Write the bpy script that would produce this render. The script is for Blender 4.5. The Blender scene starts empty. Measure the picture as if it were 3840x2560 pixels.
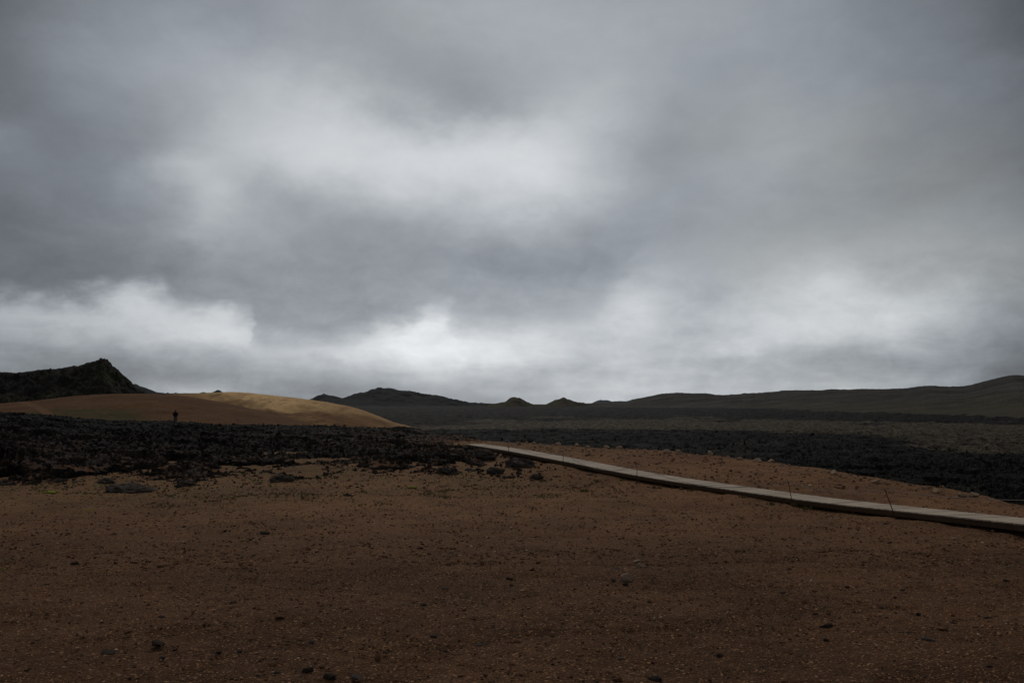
import bpy, bmesh, math, random
import numpy as np

# ------------------------------------------------------------------ camera, sky, sun, exposure
SC = bpy.context.scene
COL = SC.collection
F = 2987.0                                # focal length in pixels of the 3840 px wide photograph (28 mm)
PITCH = math.atan(220 / F)
EYE = 1.7
CP, SP = math.cos(PITCH), math.sin(PITCH)
cam_d = bpy.data.cameras.new('camera')
cam_d.lens = 28.0; cam_d.sensor_width = 36.0
cam_d.clip_start = 0.1; cam_d.clip_end = 30000
cam = bpy.data.objects.new('camera', cam_d); COL.objects.link(cam)
cam.location = (0, 0, EYE); cam.rotation_euler = (math.pi / 2 + PITCH, 0, 0)
SC.camera = cam
SC.view_settings.view_transform = 'Standard'; SC.view_settings.look = 'None'
SC.view_settings.exposure = 0.0; SC.view_settings.gamma = 1.0
SC.view_settings.use_curve_mapping = False
SC.cycles.max_bounces = 5; SC.cycles.diffuse_bounces = 3; SC.cycles.volume_bounces = 0
SC.cycles.use_denoising = True; SC.cycles.denoiser = 'OPENIMAGEDENOISE'; SC.cycles.denoising_input_passes = 'RGB_ALBEDO_NORMAL'

SUN_AZ, SUN_EL = math.radians(-9), math.radians(40)     # azimuth from +Y towards +X
sd = bpy.data.lights.new('sun', 'SUN')
sd.energy = 1.3; sd.angle = math.radians(22); sd.color = (1.0, 0.95, 0.88)
sun = bpy.data.objects.new('sun', sd); COL.objects.link(sun)
sun.rotation_euler = (SUN_EL - math.pi / 2, 0, -SUN_AZ)

# clouds: azimuth, elevation (radians), 1/width, 1/height, lift or drop in brightness;
# the upper deck ends in a ragged lower edge (azimuth, elevation), below it lies the brighter far layer
DECK = [[0.112, 0.275, 5.083, 8.776, 0.45], [-0.293, 0.271, 12.876, 7.916, 0.178], [0.68, 0.576, 6.278, 4.908, -0.45], [-0.038, 0.364, 9.336, 26.238, -0.102], [-0.631, 0.484, 9.339, 4.0, -0.196], [-0.377, 0.222, 11.523, 6.91, 0.101], [-0.546, 0.064, 2.932, 6.685, -0.131], [0.077, 0.173, 4.821, 23.452, -0.214], [-0.292, 0.252, 15.764, 41.374, -0.075], [0.021, 0.122, 2.501, 10.972, 0.204], [-0.215, 0.314, 14.678, 15.219, 0.105], [0.168, 0.29, 8.656, 16.671, -0.278], [-0.41, 0.257, 16.064, 43.694, 0.086], [0.26, 0.385, 6.977, 7.148, 0.094], [-0.408, 0.063, 8.255, 26.928, 0.081], [0.226, 0.354, 8.246, 13.696, -0.139], [-0.035, 0.47, 4.633, 17.747, 0.109], [-0.588, 0.279, 29.503, 37.949, 0.06], [-0.291, 0.218, 13.567, 30.6, -0.087], [-0.395, 0.377, 2.5, 20.102, 0.061], [-0.134, 0.294, 9.806, 15.327, 0.168], [0.67, 0.168, 11.274, 4.0, -0.11], [-0.33, 0.159, 7.294, 22.927, -0.093], [-0.367, 0.221, 30.0, 23.998, 0.044], [-0.483, 0.269, 8.317, 30.038, -0.037], [-0.567, 0.258, 14.883, 29.297, 0.042], [0.089, 0.119, 3.357, 22.041, -0.112], [0.127, 0.227, 5.57, 21.587, -0.217]]
BELOW = [[-0.197, 0.07, 5.442, 6.112, 0.398], [-0.048, 0.005, 2.5, 30.714, -0.38], [0.428, 0.074, 7.264, 10.037, 0.386], [0.629, -0.094, 8.399, 4.32, -0.354], [-0.465, 0.225, 5.34, 10.202, 0.158], [0.096, 0.028, 5.986, 16.073, 0.45], [-0.68, 0.021, 6.652, 14.055, -0.199], [-0.392, 0.005, 14.816, 62.151, 0.136], [-0.032, 0.119, 11.482, 42.409, -0.054], [-0.221, 0.023, 11.789, 7.611, -0.297], [0.437, 0.047, 8.937, 15.214, -0.257], [0.154, 0.123, 16.99, 23.832, 0.11], [0.042, 0.057, 9.116, 40.352, 0.254], [0.067, 0.052, 8.46, 30.327, -0.449], [-0.613, 0.092, 3.839, 11.436, 0.13], [0.23, 0.004, 3.483, 48.267, 0.133], [0.342, 0.051, 6.386, 63.162, -0.094], [-0.363, 0.043, 4.609, 37.881, -0.138], [0.057, 0.213, 5.241, 15.732, 0.119], [0.446, 0.148, 11.902, 24.451, -0.126], [-0.222, 0.008, 12.894, 22.755, 0.212], [-0.218, 0.052, 12.518, 63.223, 0.105]]
DECK_EDGE = [(-0.5742, 0.105), (-0.5262, 0.1048), (-0.4799, 0.1109), (-0.4359, 0.1242), (-0.4034, 0.1124), (-0.3557, 0.1043), (-0.3162, 0.0927), (-0.3059, 0.0764), (-0.2552, 0.0743), (-0.1927, 0.0754), (-0.161, 0.0866), (-0.1289, 0.0995), (-0.0937, 0.1162), (-0.0718, 0.1), (-0.0417, 0.0876), (0.0297, 0.0948), (0.0899, 0.1053), (0.1172, 0.124), (0.1499, 0.1504), (0.1931, 0.1759), (0.2303, 0.1877), (0.3324, 0.1875), (0.428, 0.1904), (0.5163, 0.1963), (0.5781, 0.1983)]


class NT:
    """small helper round a node tree"""
    def __init__(self, nt): self.nt = nt; self.n = nt.nodes; self.l = nt.links
    def put(self, sock, v):
        if isinstance(v, bpy.types.NodeSocket): self.l.new(v, sock)
        elif v is not None: sock.default_value = v
    def math(self, op, a, b=None, c=None, clamp=False):
        m = self.n.new('ShaderNodeMath'); m.operation = op; m.use_clamp = clamp
        for i, v in enumerate((a, b, c)): self.put(m.inputs[i], v)
        return m.outputs[0]
    def vec(self, op, a, b=None, c=None):
        m = self.n.new('ShaderNodeVectorMath'); m.operation = op
        for i, v in enumerate((a, b, c)): self.put(m.inputs[i], v)
        return m.outputs['Value' if op in ('DOT_PRODUCT', 'LENGTH') else 'Vector']
    def comb(self, x, y, z):
        m = self.n.new('ShaderNodeCombineXYZ')
        for i, v in enumerate((x, y, z)): self.put(m.inputs[i], v)
        return m.outputs[0]
    def sep(self, v):
        m = self.n.new('ShaderNodeSeparateXYZ'); self.l.new(v, m.inputs[0]); return m.outputs
    def noise(self, co, scale, detail=4, rough=0.55, out='Fac', lac=2.0, dist=0.0):
        m = self.n.new('ShaderNodeTexNoise'); self.put(m.inputs['Vector'], co)
        m.inputs['Scale'].default_value = scale; m.inputs['Detail'].default_value = detail
        m.inputs['Roughness'].default_value = rough; m.inputs['Lacunarity'].default_value = lac
        m.inputs['Distortion'].default_value = dist
        return m.outputs[out]
    def voronoi(self, co, scale, feat='F1', out='Distance', rand=1.0):
        m = self.n.new('ShaderNodeTexVoronoi'); m.feature = feat; self.put(m.inputs['Vector'], co)
        m.inputs['Scale'].default_value = scale; m.inputs['Randomness'].default_value = rand
        return m.outputs[out]
    def ramp(self, fac, lo, hi, a=0.0, b=1.0, smooth=True):
        m = self.n.new('ShaderNodeMapRange'); m.clamp = True
        m.interpolation_type = 'SMOOTHSTEP' if smooth else 'LINEAR'
        self.put(m.inputs['Value'], fac)
        for k, v in zip(('From Min', 'From Max', 'To Min', 'To Max'), (lo, hi, a, b)): self.put(m.inputs[k], v)
        return m.outputs[0]
    def mix(self, fac, a, b, blend='MIX'):
        m = self.n.new('ShaderNodeMix'); m.data_type = 'RGBA'; m.blend_type = blend
        self.put(m.inputs[0], fac)
        for i, v in ((6, a), (7, b)):
            if isinstance(v, (tuple, list)) and len(v) == 3: v = (*v, 1)
            self.put(m.inputs[i], v)
        return m.outputs[2]
    def attr(self, name, kind='GEOMETRY', out='Fac'):
        m = self.n.new('ShaderNodeAttribute'); m.attribute_name = name; m.attribute_type = kind
        return m.outputs[out]
    def pos(self):
        return self.n.new('ShaderNodeNewGeometry').outputs['Position']
    def normal(self):
        return self.n.new('ShaderNodeNewGeometry').outputs['Normal']


def build_sky():
    w = bpy.data.worlds.new('World'); SC.world = w; w.use_nodes = True
    t = NT(w.node_tree); t.n.clear()
    d = t.n.new('ShaderNodeTexCoord').outputs['Generated']
    dx, dy, dz = t.sep(d)
    az = t.math('ARCTAN2', dx, dy)
    el = t.math('ARCSINE', dz)
    # noise laid on a cloud deck in perspective and on the dome bends the outlines of the clouds
    den = t.math('ADD', t.math('MAXIMUM', dz, 0.0), 0.16)
    deck = t.comb(t.math('DIVIDE', dx, den), t.math('DIVIDE', dy, den), 0.0)
    sphere = t.vec('MULTIPLY', d, (1.0, 1.0, 1.7))
    n2 = t.noise(sphere, 11.0, 5, 0.58, 'Color')
    w2 = t.vec('SUBTRACT', n2, (0.5, 0.5, 0.5))
    rag = t.math('SUBTRACT', t.noise(sphere, 19.0, 7, 0.63, dist=0.3), 0.5)
    flat = t.ramp(el, 0.0, 0.20, 0.35, 1.0)
    p = t.comb(az, el, 0.0)
    p = t.vec('ADD', p, t.vec('MULTIPLY', w2, t.comb(0.070, t.math('MULTIPLY', flat, 0.075), 0.0)))
    def pile(lst, base):
        val = base
        for a, e, ia, ie, amp in lst:
            q = t.vec('MULTIPLY_ADD', p, (ia, ie, 0), (-a * ia, -e * ie, 0))
            val = t.math('MULTIPLY_ADD', t.math('POWER', 1 / math.e, t.vec('DOT_PRODUCT', q, q)), amp, val)
        return val
    up = pile(DECK, 0.52); low = pile(BELOW, 0.60)
    fc = t.n.new('ShaderNodeFloatCurve'); cv = fc.mapping.curves[0]
    pa, pe, _ = t.sep(p)
    t.l.new(t.math('MULTIPLY_ADD', pa, 1 / 1.24, 0.5), fc.inputs['Value'])
    pts = [((q[0] + 0.62) / 1.24, q[1] * 3) for q in DECK_EDGE]; pts = [(0.0, pts[0][1])] + pts + [(1.0, pts[-1][1])]
    while len(cv.points) < len(pts): cv.points.new(0.5, 0.5)
    for c_, q in zip(cv.points, pts): c_.location = q; c_.handle_type = 'AUTO'
    fc.mapping.update()
    edge = t.math('MULTIPLY', fc.outputs[0], 1 / 3)
    over = t.math('SUBTRACT', t.math('MULTIPLY_ADD', rag, 0.056, pe), edge)
    wid = t.ramp(pa, 0.08, 0.30, 0.024, 0.050)
    k = t.ramp(t.math('DIVIDE', over, wid), -1.0, 1.0)
    val = t.math('ADD', t.math('MULTIPLY', up, k), t.math('MULTIPLY', low, t.math('SUBTRACT', 1.0, k)))
    # fine mottling of the cloud itself, strongest low down where the clouds are seen edge on
    f1 = t.math('SUBTRACT', t.noise(deck, 1.8, 3, 0.5), 0.5)
    val = t.math('MULTIPLY_ADD', f1, 0.06, val)
    val = t.math('ADD', val, t.math('MULTIPLY', rag, t.ramp(el, 0.02, 0.30, 0.20, 0.06)))
    bands = t.math('SUBTRACT', t.noise(t.vec('MULTIPLY', d, (1.0, 1.0, 7.0)), 5.0, 4, 0.55), 0.5)
    val = t.math('ADD', val, t.math('MULTIPLY', bands, t.ramp(el, 0.02, 0.16, 0.20, 0.0)))
    val = t.math('MINIMUM', t.math('MAXIMUM', val, 0.30), 0.94)
    lin = t.math('MULTIPLY', t.math('POWER', val, 2.25), 1.05)
    tint = t.mix(t.ramp(val, 0.50, 0.88), (0.905, 1.0, 1.11), (0.965, 1.0, 1.035))
    warm = t.ramp(t.noise(sphere, 2.1, 2), 0.42, 0.62)
    tint = t.mix(t.math('MULTIPLY', warm, t.ramp(az, -0.1, 0.45, 0.25, 0.85)), tint, (0.955, 1.0, 1.005))
    cloud = t.mix(1.0, tint, t.comb(lin, lin, lin), 'MULTIPLY')
    sky = t.n.new('ShaderNodeTexSky'); sky.sky_type = 'NISHITA'; sky.sun_disc = False
    sky.sun_elevation = SUN_EL; sky.sun_rotation = SUN_AZ
    # the overcast is nearly closed: a little of the clear sky above filters through
    bg1 = t.n.new('ShaderNodeBackground'); t.l.new(sky.outputs[0], bg1.inputs[0]); bg1.inputs[1].default_value = 0.05
    bg2 = t.n.new('ShaderNodeBackground'); t.l.new(cloud, bg2.inputs[0]); bg2.inputs[1].default_value = 1.0
    ms = t.n.new('ShaderNodeMixShader'); ms.inputs[0].default_value = 0.96
    t.l.new(bg1.outputs[0], ms.inputs[1]); t.l.new(bg2.outputs[0], ms.inputs[2])
    o = t.n.new('ShaderNodeOutputWorld'); t.l.new(ms.outputs[0], o.inputs[0])
    w.cycles.sampling_method = 'MANUAL'; w.cycles.sample_map_resolution = 512


build_sky()

# ------------------------------------------------------------------ numeric helpers
def ray(u, v):
    a = (u - 1920) / F; b = (1280 - v) / F
    return a / (CP - SP * b), (SP + CP * b) / (CP - SP * b)      # X and Z per metre of Y


def at(u, v, D):
    sx, sz = ray(u, v)
    return np.array((sx * D, D, EYE + sz * D))


def smooth(a, b, x):
    t = np.clip((np.asarray(x, float) - a) / (b - a), 0, 1); return t * t * (3 - 2 * t)


def _h(ix, iy, seed):
    n = (ix.astype(np.int64) * 374761393 + iy.astype(np.int64) * 668265263 + seed * 982451653) & 0xffffffff
    n = ((n ^ (n >> 13)) * 1274126177) & 0xffffffff
    return (n ^ (n >> 16)) & 0xffffffff


def perlin(x, y, seed=0):
    xi = np.floor(x); yi = np.floor(y); fx = x - xi; fy = y - yi
    ix = xi.astype(np.int64); iy = yi.astype(np.int64)
    ux = fx * fx * fx * (fx * (fx * 6 - 15) + 10); uy = fy * fy * fy * (fy * (fy * 6 - 15) + 10)
    def g(cx, cy):
        a = _h(ix + cx, iy + cy, seed) * (2 * math.pi / 4294967296.0)
        return np.cos(a) * (fx - cx) + np.sin(a) * (fy - cy)
    a = g(0, 0); b = g(1, 0); c = g(0, 1); d = g(1, 1)
    return (a + (b - a) * ux + (c - a) * uy + (a - b - c + d) * ux * uy) * 1.5


def fbm(x, y, scale, oct=4, seed=0, gain=0.5):
    s = 0; amp = 1.0; f = 1.0 / scale
    for i in range(oct):
        s = s + amp * perlin(x * f + 17.3 * i, y * f - 9.1 * i, seed + i); amp *= gain; f *= 2.03
    return s


def ridged(x, y, scale, oct=4, seed=0, gain=0.55):
    s = 0; amp = 1.0; f = 1.0 / scale; tot = 0
    for i in range(oct):
        s = s + amp * (1 - np.abs(perlin(x * f + 31.7 * i, y * f + 11.9 * i, seed + i)) * 1.6)
        tot += amp; amp *= gain; f *= 2.07
    return s / tot


def cells(x, y, scale, seed=0):
    """Worley F1 distance (in cells) and a random number of the nearest cell"""
    X = x / scale; Y = y / scale
    ix = np.floor(X).astype(np.int64); iy = np.floor(Y).astype(np.int64)
    best = np.full(X.shape, 9.0); idv = np.zeros(X.shape)
    for ox in (-1, 0, 1):
        for oy in (-1, 0, 1):
            h = _h(ix + ox, iy + oy, seed); h2 = _h(ix + ox, iy + oy, seed + 77)
            px = ix + ox + h / 4294967296.0; py = iy + oy + h2 / 4294967296.0
            d = (X - px) ** 2 + (Y - py) ** 2
            m = d < best; best = np.where(m, d, best)
            idv = np.where(m, ((h * 7 + h2) & 0xffff) / 65535.0, idv)
    return np.sqrt(best), idv


def tag(o, label=None, cat=None, group=None, kind=None):
    if label: o['label'] = label
    if cat: o['category'] = cat
    if group: o['group'] = group
    if kind: o['kind'] = kind
    return o


def link(name, me, mats=(), parent=None):
    o = bpy.data.objects.new(name, me); COL.objects.link(o)
    for m in (mats if isinstance(mats, (list, tuple)) else [mats]):
        if m is not None and m.name not in [k.name for k in me.materials if k]: me.materials.append(m)
    if parent is not None: o.parent = parent
    return o


def grid_mesh(name, P, attrs=None, smooth_shade=True):
    """P: rows x cols x 3"""
    R, C, _ = P.shape
    me = bpy.data.meshes.new(name)
    idx = np.arange(R * C).reshape(R, C)
    q = np.stack([idx[:-1, :-1], idx[:-1, 1:], idx[1:, 1:], idx[1:, :-1]], -1).reshape(-1, 4)
    me.vertices.add(R * C); me.vertices.foreach_set('co', P.reshape(-1).astype(np.float32))
    me.loops.add(q.size); me.loops.foreach_set('vertex_index', q.reshape(-1).astype(np.int32))
    me.polygons.add(len(q))
    me.polygons.foreach_set('loop_start', np.arange(0, q.size, 4, dtype=np.int32))
    me.polygons.foreach_set('loop_total', np.full(len(q), 4, dtype=np.int32))
    if smooth_shade: me.polygons.foreach_set('use_smooth', np.ones(len(q), dtype=bool))
    me.update(); me.validate()
    for k, v in (attrs or {}).items():
        a = me.attributes.new(k, 'FLOAT', 'POINT'); a.data.foreach_set('value', v.reshape(-1).astype(np.float32))
    return me


def raw_mesh(name, V, Fc, smooth_shade=False):
    me = bpy.data.meshes.new(name); me.from_pydata([tuple(map(float, v)) for v in V], [], [list(map(int, f)) for f in Fc])
    if smooth_shade: me.polygons.foreach_set('use_smooth', np.ones(len(me.polygons), dtype=bool))
    me.update(); return me


# ------------------------------------------------------------------ materials
def new_mat(name):
    m = bpy.data.materials.new(name); m.use_nodes = True
    t = NT(m.node_tree); t.n.clear()
    b = t.n.new('ShaderNodeBsdfPrincipled'); o = t.n.new('ShaderNodeOutputMaterial')
    t.l.new(b.outputs[0], o.inputs[0])
    b.inputs['Roughness'].default_value = 0.95
    b.inputs['Specular IOR Level'].default_value = 0.03
    return m, t, b


def bump(t, b, h, dist, strength=1.0):
    n = t.n.new('ShaderNodeBump'); n.inputs['Distance'].default_value = dist; n.inputs['Strength'].default_value = strength
    t.l.new(h, n.inputs['Height']); t.l.new(n.outputs[0], b.inputs['Normal'])


def mat_soil():
    m, t, b = new_mat('brown_gravel_soil'); P = t.pos()
    big = t.noise(P, 0.32, 5, 0.62); mid = t.noise(P, 1.1, 5, 0.65); fine = t.noise(P, 14, 5, 0.7)
    c = t.mix(t.ramp(big, 0.38, 0.62), (0.066, 0.0325, 0.0160), (0.110, 0.0535, 0.0260))
    c = t.mix(t.attr('pale'), c, (0.186, 0.093, 0.0450))  # lens falloff painted in: darker colour stays near the camera, paler soil beyond
    c = t.mix(t.ramp(mid, 0.42, 0.66, 0, 0.55), c, (0.064, 0.0315, 0.0175))
    c = t.mix(t.ramp(fine, 0.42, 0.72, 0, 0.5), c, (0.046, 0.023, 0.0135))
    # grit: grains of three sizes, some pale orange, some nearly black
    for sc, lo, amt in ((110, 0.93, 0.6), (60, 0.965, 0.7)):
        vc = t.sep(t.voronoi(P, sc, 'F1', 'Color'))
        c = t.mix(t.math('MULTIPLY', t.ramp(vc[0], lo, lo + 0.02), amt), c, (0.36, 0.20, 0.105))
        c = t.mix(t.math('MULTIPLY', t.ramp(vc[1], lo - 0.03, lo), amt), c, (0.030, 0.020, 0.016))
    dry = t.math('MULTIPLY', t.attr('dry'), t.ramp(t.noise(P, 1.7, 4, 0.7), 0.4, 0.65))
    c = t.mix(t.math('MULTIPLY', dry, 0.55), c, (0.105, 0.085, 0.040))
    t.l.new(t.mix(t.attr('far'), c, (0.011, 0.0105, 0.010)), b.inputs['Base Color'])
    h = t.math('ADD', t.math('MULTIPLY', t.noise(P, 26, 5, 0.75), 0.6), t.math('MULTIPLY', t.voronoi(P, 40), -0.35))
    h = t.math('ADD', h, t.math('MULTIPLY', t.noise(P, 5, 4, 0.6), 1.5))
    bump(t, b, h, 0.055, 1.0)
    return m


def mat_lava():
    m, t, b = new_mat('black_basalt_lava'); P = t.pos()
    n1 = t.noise(P, 0.25, 4, 0.6); n2 = t.noise(P, 2.5, 5, 0.7)
    c = t.mix(t.ramp(n2, 0.3, 0.7), (0.003, 0.0029, 0.0029), (0.0125, 0.0118, 0.0110))
    c = t.mix(t.math('MULTIPLY', t.attr('brown'), t.ramp(n1, 0.35, 0.6)), c, (0.036, 0.027, 0.022))
    up = t.ramp(t.sep(t.normal())[2], 0.55, 0.95)
    lich = t.math('MULTIPLY', up, t.ramp(t.noise(t.vec('MULTIPLY', P, (1, 1, 0.4)), 0.75, 5, 0.72), 0.60, 0.72))
    c = t.mix(t.math('MULTIPLY', lich, 0.30), c, (0.085, 0.085, 0.062))
    band = t.ramp(t.noise(t.vec('MULTIPLY', P, (0.03, 0.10, 0.1)), 1.0, 5, 0.65), 0.50, 0.68)
    band = t.math('MULTIPLY', band, t.ramp(t.noise(P, 0.35, 4, 0.75), 0.45, 0.60))
    c = t.mix(t.math('MULTIPLY', band, 0.45), c, (0.050, 0.046, 0.037))
    yel = t.math('MULTIPLY', up, t.ramp(t.noise(P, 0.5, 4, 0.75), 0.70, 0.76))
    c = t.mix(t.math('MULTIPLY', yel, 0.8), c, (0.14, 0.14, 0.025))
    # old flow between the black bands: brown gravel and grey-green moss
    mo = t.mix(t.ramp(t.noise(t.vec('MULTIPLY', P, (1, 0.35, 1)), 0.55, 5, 0.7), 0.40, 0.60), (0.037, 0.027, 0.018), (0.074, 0.060, 0.041))
    mo = t.mix(t.ramp(t.noise(P, 0.9, 5, 0.75), 0.50, 0.58), mo, (0.010, 0.009, 0.008))
    c = t.mix(t.math('MULTIPLY', t.attr('moss'), t.ramp(n2, 0.25, 0.5, 0.6, 1.0)), c, mo)
    sed = t.math('MULTIPLY', t.attr('soil'), t.math('MULTIPLY', t.ramp(t.sep(t.normal())[2], 0.75, 0.97), t.ramp(t.noise(P, 0.9, 5, 0.7), 0.42, 0.60)))
    c = t.mix(sed, c, (0.115, 0.052, 0.024))
    t.l.new(c, b.inputs['Base Color']); b.inputs['Roughness'].default_value = 0.85
    h = t.math('ADD', t.noise(P, 6, 6, 0.75), t.math('MULTIPLY', t.voronoi(P, 5), 0.6))
    bump(t, b, h, 0.16, 1.0)
    return m


def mat_rock(name, a, c2, scale=6.0, inst=False, bd=0.03, lichen=0.0):
    m, t, b = new_mat(name)
    P = t.n.new('ShaderNodeTexCoord').outputs['Object'] if not inst else t.pos()
    c = t.mix(t.ramp(t.noise(P, scale, 5, 0.7), 0.3, 0.7), a, c2)
    if lichen:
        c = t.mix(t.ramp(t.noise(P, scale * 0.6, 4, 0.7), 0.58, 0.70, 0, lichen), c, (0.16, 0.15, 0.11))
    if inst: c = t.mix(t.attr('shade', 'INSTANCER'), c, (0.046, 0.032, 0.024))
    t.l.new(c, b.inputs['Base Color'])
    bump(t, b, t.noise(P, scale * 3, 5, 0.75), bd, 0.9)
    return m


def mat_pebble():
    m, t, b = new_mat('mixed_gravel'); P = t.pos()
    s = t.attr('shade', 'INSTANCER')
    cr = t.n.new('ShaderNodeValToRGB'); t.l.new(s, cr.inputs[0]); e = cr.color_ramp
    e.interpolation = 'CONSTANT'
    cols = [(0, (0.045, 0.026, 0.017)), (0.12, (0.075, 0.036, 0.018)), (0.40, (0.100, 0.047, 0.022)), (0.74, (0.075, 0.054, 0.044)),
            (0.79, (0.13, 0.064, 0.031)), (0.93, (0.24, 0.135, 0.07)), (0.98, (0.36, 0.25, 0.16))]
    while len(e.elements) < len(cols): e.elements.new(0.5)
    for el, (p, c) in zip(e.elements, cols): el.position = p; el.color = (*c, 1)
    c = t.mix(t.ramp(t.noise(P, 30, 4, 0.7), 0.35, 0.7, 0, 0.5), cr.outputs[0], (0.06, 0.04, 0.03))
    t.l.new(c, b.inputs['Base Color']); bump(t, b, t.noise(P, 60, 4, 0.7), 0.01)
    return m


def mat_hill(name, a, c2, green=None, gs=0.03, gth=(0.5, 0.62), scale=0.05, streak=None, bumpd=0.5, bscale=0.6, tone=None, extra=None, speck=None):
    m, t, b = new_mat(name); P = t.pos()
    c = t.mix(t.ramp(t.noise(P, scale, 6, 0.68), 0.35, 0.65), a, c2)
    if tone: c = t.mix(t.attr('tone'), c, tone)
    if green: c = t.mix(t.ramp(t.noise(P, gs, 6, 0.7), *gth), c, green)
    if extra: c = t.mix(t.math('MULTIPLY', t.attr('veg'), t.ramp(t.noise(P, 0.8, 4, 0.7), 0.36, 0.56, 0.25, 1.0)), c, extra)
    if streak:
        q = t.vec('MULTIPLY', P, streak)
        c = t.mix(t.ramp(t.noise(q, 1.0, 5, 0.7), 0.45, 0.7, 0, 0.6), c, tuple(k * 0.45 for k in a))
    if speck: c = t.mix(t.ramp(t.noise(P, speck, 4, 0.8), 0.56, 0.64, 0, 0.55), c, tuple(k * 0.35 for k in a))
    t.l.new(c, b.inputs['Base Color'])
    bump(t, b, t.noise(P, bscale, 6, 0.75), bumpd, 1.0)
    return m


def mat_wood(name, a, c2, dark):
    m, t, b = new_mat(name)
    P = t.n.new('ShaderNodeTexCoord').outputs['Object']
    r = t.n.new('ShaderNodeObjectInfo').outputs['Random']
    q = t.vec('ADD', t.vec('MULTIPLY', P, (3.0, 60.0, 60.0)), t.comb(t.math('MULTIPLY', r, 40.0), 0, 0))
    c = t.mix(t.ramp(t.noise(q, 1.0, 4, 0.65), 0.35, 0.7), a, c2)
    c = t.mix(t.ramp(r, 0.3, 1.0, 0.0, 0.75, False), c, dark)
    t.l.new(c, b.inputs['Base Color']); b.inputs['Roughness'].default_value = 0.8
    b.inputs['Specular IOR Level'].default_value = 0.15
    bump(t, b, t.noise(q, 1.5, 3, 0.6), 0.004, 0.6)
    return m


def mat_plain(name, c, rough=0.8, var=0.35, scale=20, metal=0.0):
    m, t, b = new_mat(name)
    P = t.n.new('ShaderNodeTexCoord').outputs['Object']
    t.l.new(t.mix(t.ramp(t.noise(P, scale, 4, 0.65), 0.3, 0.7), c, tuple(k * (1 - var) for k in c)), b.inputs['Base Color'])
    b.inputs['Roughness'].default_value = rough; b.inputs['Metallic'].default_value = metal
    return m


def mat_grass():
    m, t, b = new_mat('dry_green_grass')
    s = t.attr('shade')
    c = t.mix(s, (0.085, 0.086, 0.025), (0.150, 0.110, 0.052))
    t.l.new(c, b.inputs['Base Color'])
    return m


M = dict(
    soil=mat_soil(), lava=mat_lava(), pebble=mat_pebble(), grass=mat_grass(),
    clinker=mat_rock('black_clinker', (0.006, 0.0056, 0.0054), (0.020, 0.018, 0.0168), 3.0, True, 0.08, 0.2),
    darkstone=mat_rock('dark_basalt_stone', (0.032, 0.024, 0.019), (0.066, 0.050, 0.040), 8.0),
    greystone=mat_rock('grey_stone', (0.070, 0.055, 0.047), (0.115, 0.094, 0.080), 7.0),
    palestone=mat_rock('pale_tan_stone', (0.18, 0.115, 0.076), (0.32, 0.22, 0.15), 5.0),
    pahoehoe=mat_rock('weathered_brown_lava', (0.034, 0.027, 0.023), (0.082, 0.064, 0.052), 3.5, False, 0.10),
    moss=mat_rock('yellow_green_moss', (0.10, 0.115, 0.012), (0.21, 0.21, 0.03), 9.0, False, 0.03),
    plank=mat_wood('weathered_grey_planks', (0.265, 0.208, 0.152), (0.37, 0.295, 0.222), (0.13, 0.098, 0.070)),
    beam=mat_wood('dark_stained_beam', (0.040, 0.021, 0.010), (0.064, 0.034, 0.017), (0.032, 0.017, 0.009)),
    rust=mat_plain('rusty_steel', (0.085, 0.040, 0.024), 0.7, 0.5, 12),
    rope=mat_plain('grey_rope', (0.22, 0.18, 0.17), 0.9, 0.3, 60),
    jacket=mat_plain('black_jacket_cloth', (0.012, 0.013, 0.018), 0.8),
    trouser=mat_plain('dark_grey_trouser_cloth', (0.032, 0.033, 0.033), 0.9),
    skin=mat_plain('skin', (0.45, 0.28, 0.20), 0.6, 0.15),
    boot=mat_plain('dark_boot_leather', (0.02, 0.018, 0.016), 0.6),
    red=mat_plain('orange_red_cloth', (0.62, 0.12, 0.06), 0.8, 0.15),
)

# ------------------------------------------------------------------ the lie of the land
def ground_z(x, y):
    D = np.abs(y) + 0.0 * x
    D = np.where(y < 0, 0, np.hypot(0.35 * x, y))
    z = np.interp(D, [0, 4, 8, 12, 15, 19, 22, 28, 33, 38.5, 47, 60, 90, 130], [0, -.02, -.28, -.62, -.85, -1.08, -1.20, -1.17, -1.0, -.93, -1.02, -1.1, -1.4, -2.0])
    return z


def ground_detail_z(x, y):
    return ground_z(x, y) + fbm(x, y, 3.2, 4, 401) * 0.055 + fbm(x, y, 0.7, 3, 411) * 0.022


def ground_hit(u, v):
    sx, sz = ray(u, v)
    d = np.linspace(3, 130, 4000); g = ground_z(sx * d, d)
    k = np.argmax(EYE + sz * d < g)
    D = d[k]; return np.array((sx * D, D, float(ground_z(np.array(sx * D), np.array(D)))))


# outline of the bare brown ground: along the foot of the lava on the left, round the lava tongue, along the edge of the bank
FRONT = [(-700, 1848), (-300, 1833), (0, 1824), (180, 1813), (330, 1788), (480, 1783), (640, 1818), (800, 1813), (960, 1778), (1060, 1793),
         (1250, 1793), (1330, 1763), (1460, 1766), (1560, 1786), (1700, 1780), (1830, 1788), (1960, 1800), (2030, 1790), (1985, 1745), (1900, 1708), (1820, 1682)]
poly = [np.array((-120., -60.)), np.array((-60., 10.))]
poly += [ground_hit(u, v)[:2] for u, v in FRONT]
poly += [at(1752, 1664, 46.5)[:2], at(1700, 1655, 54)[:2]]
EDGE = [(1900, 53), (2000, 51), (2250, 46), (2500, 41.5), (2750, 37), (3000, 33), (3300, 28.5), (3500, 26), (3840, 22)]
poly += [np.array((ray(u, 1700)[0] * D, D)) for u, D in EDGE]
poly += [np.array((17., 14.)), np.array((22., 0.)), np.array((30., -60.))]
POLY = np.array(poly)


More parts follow.
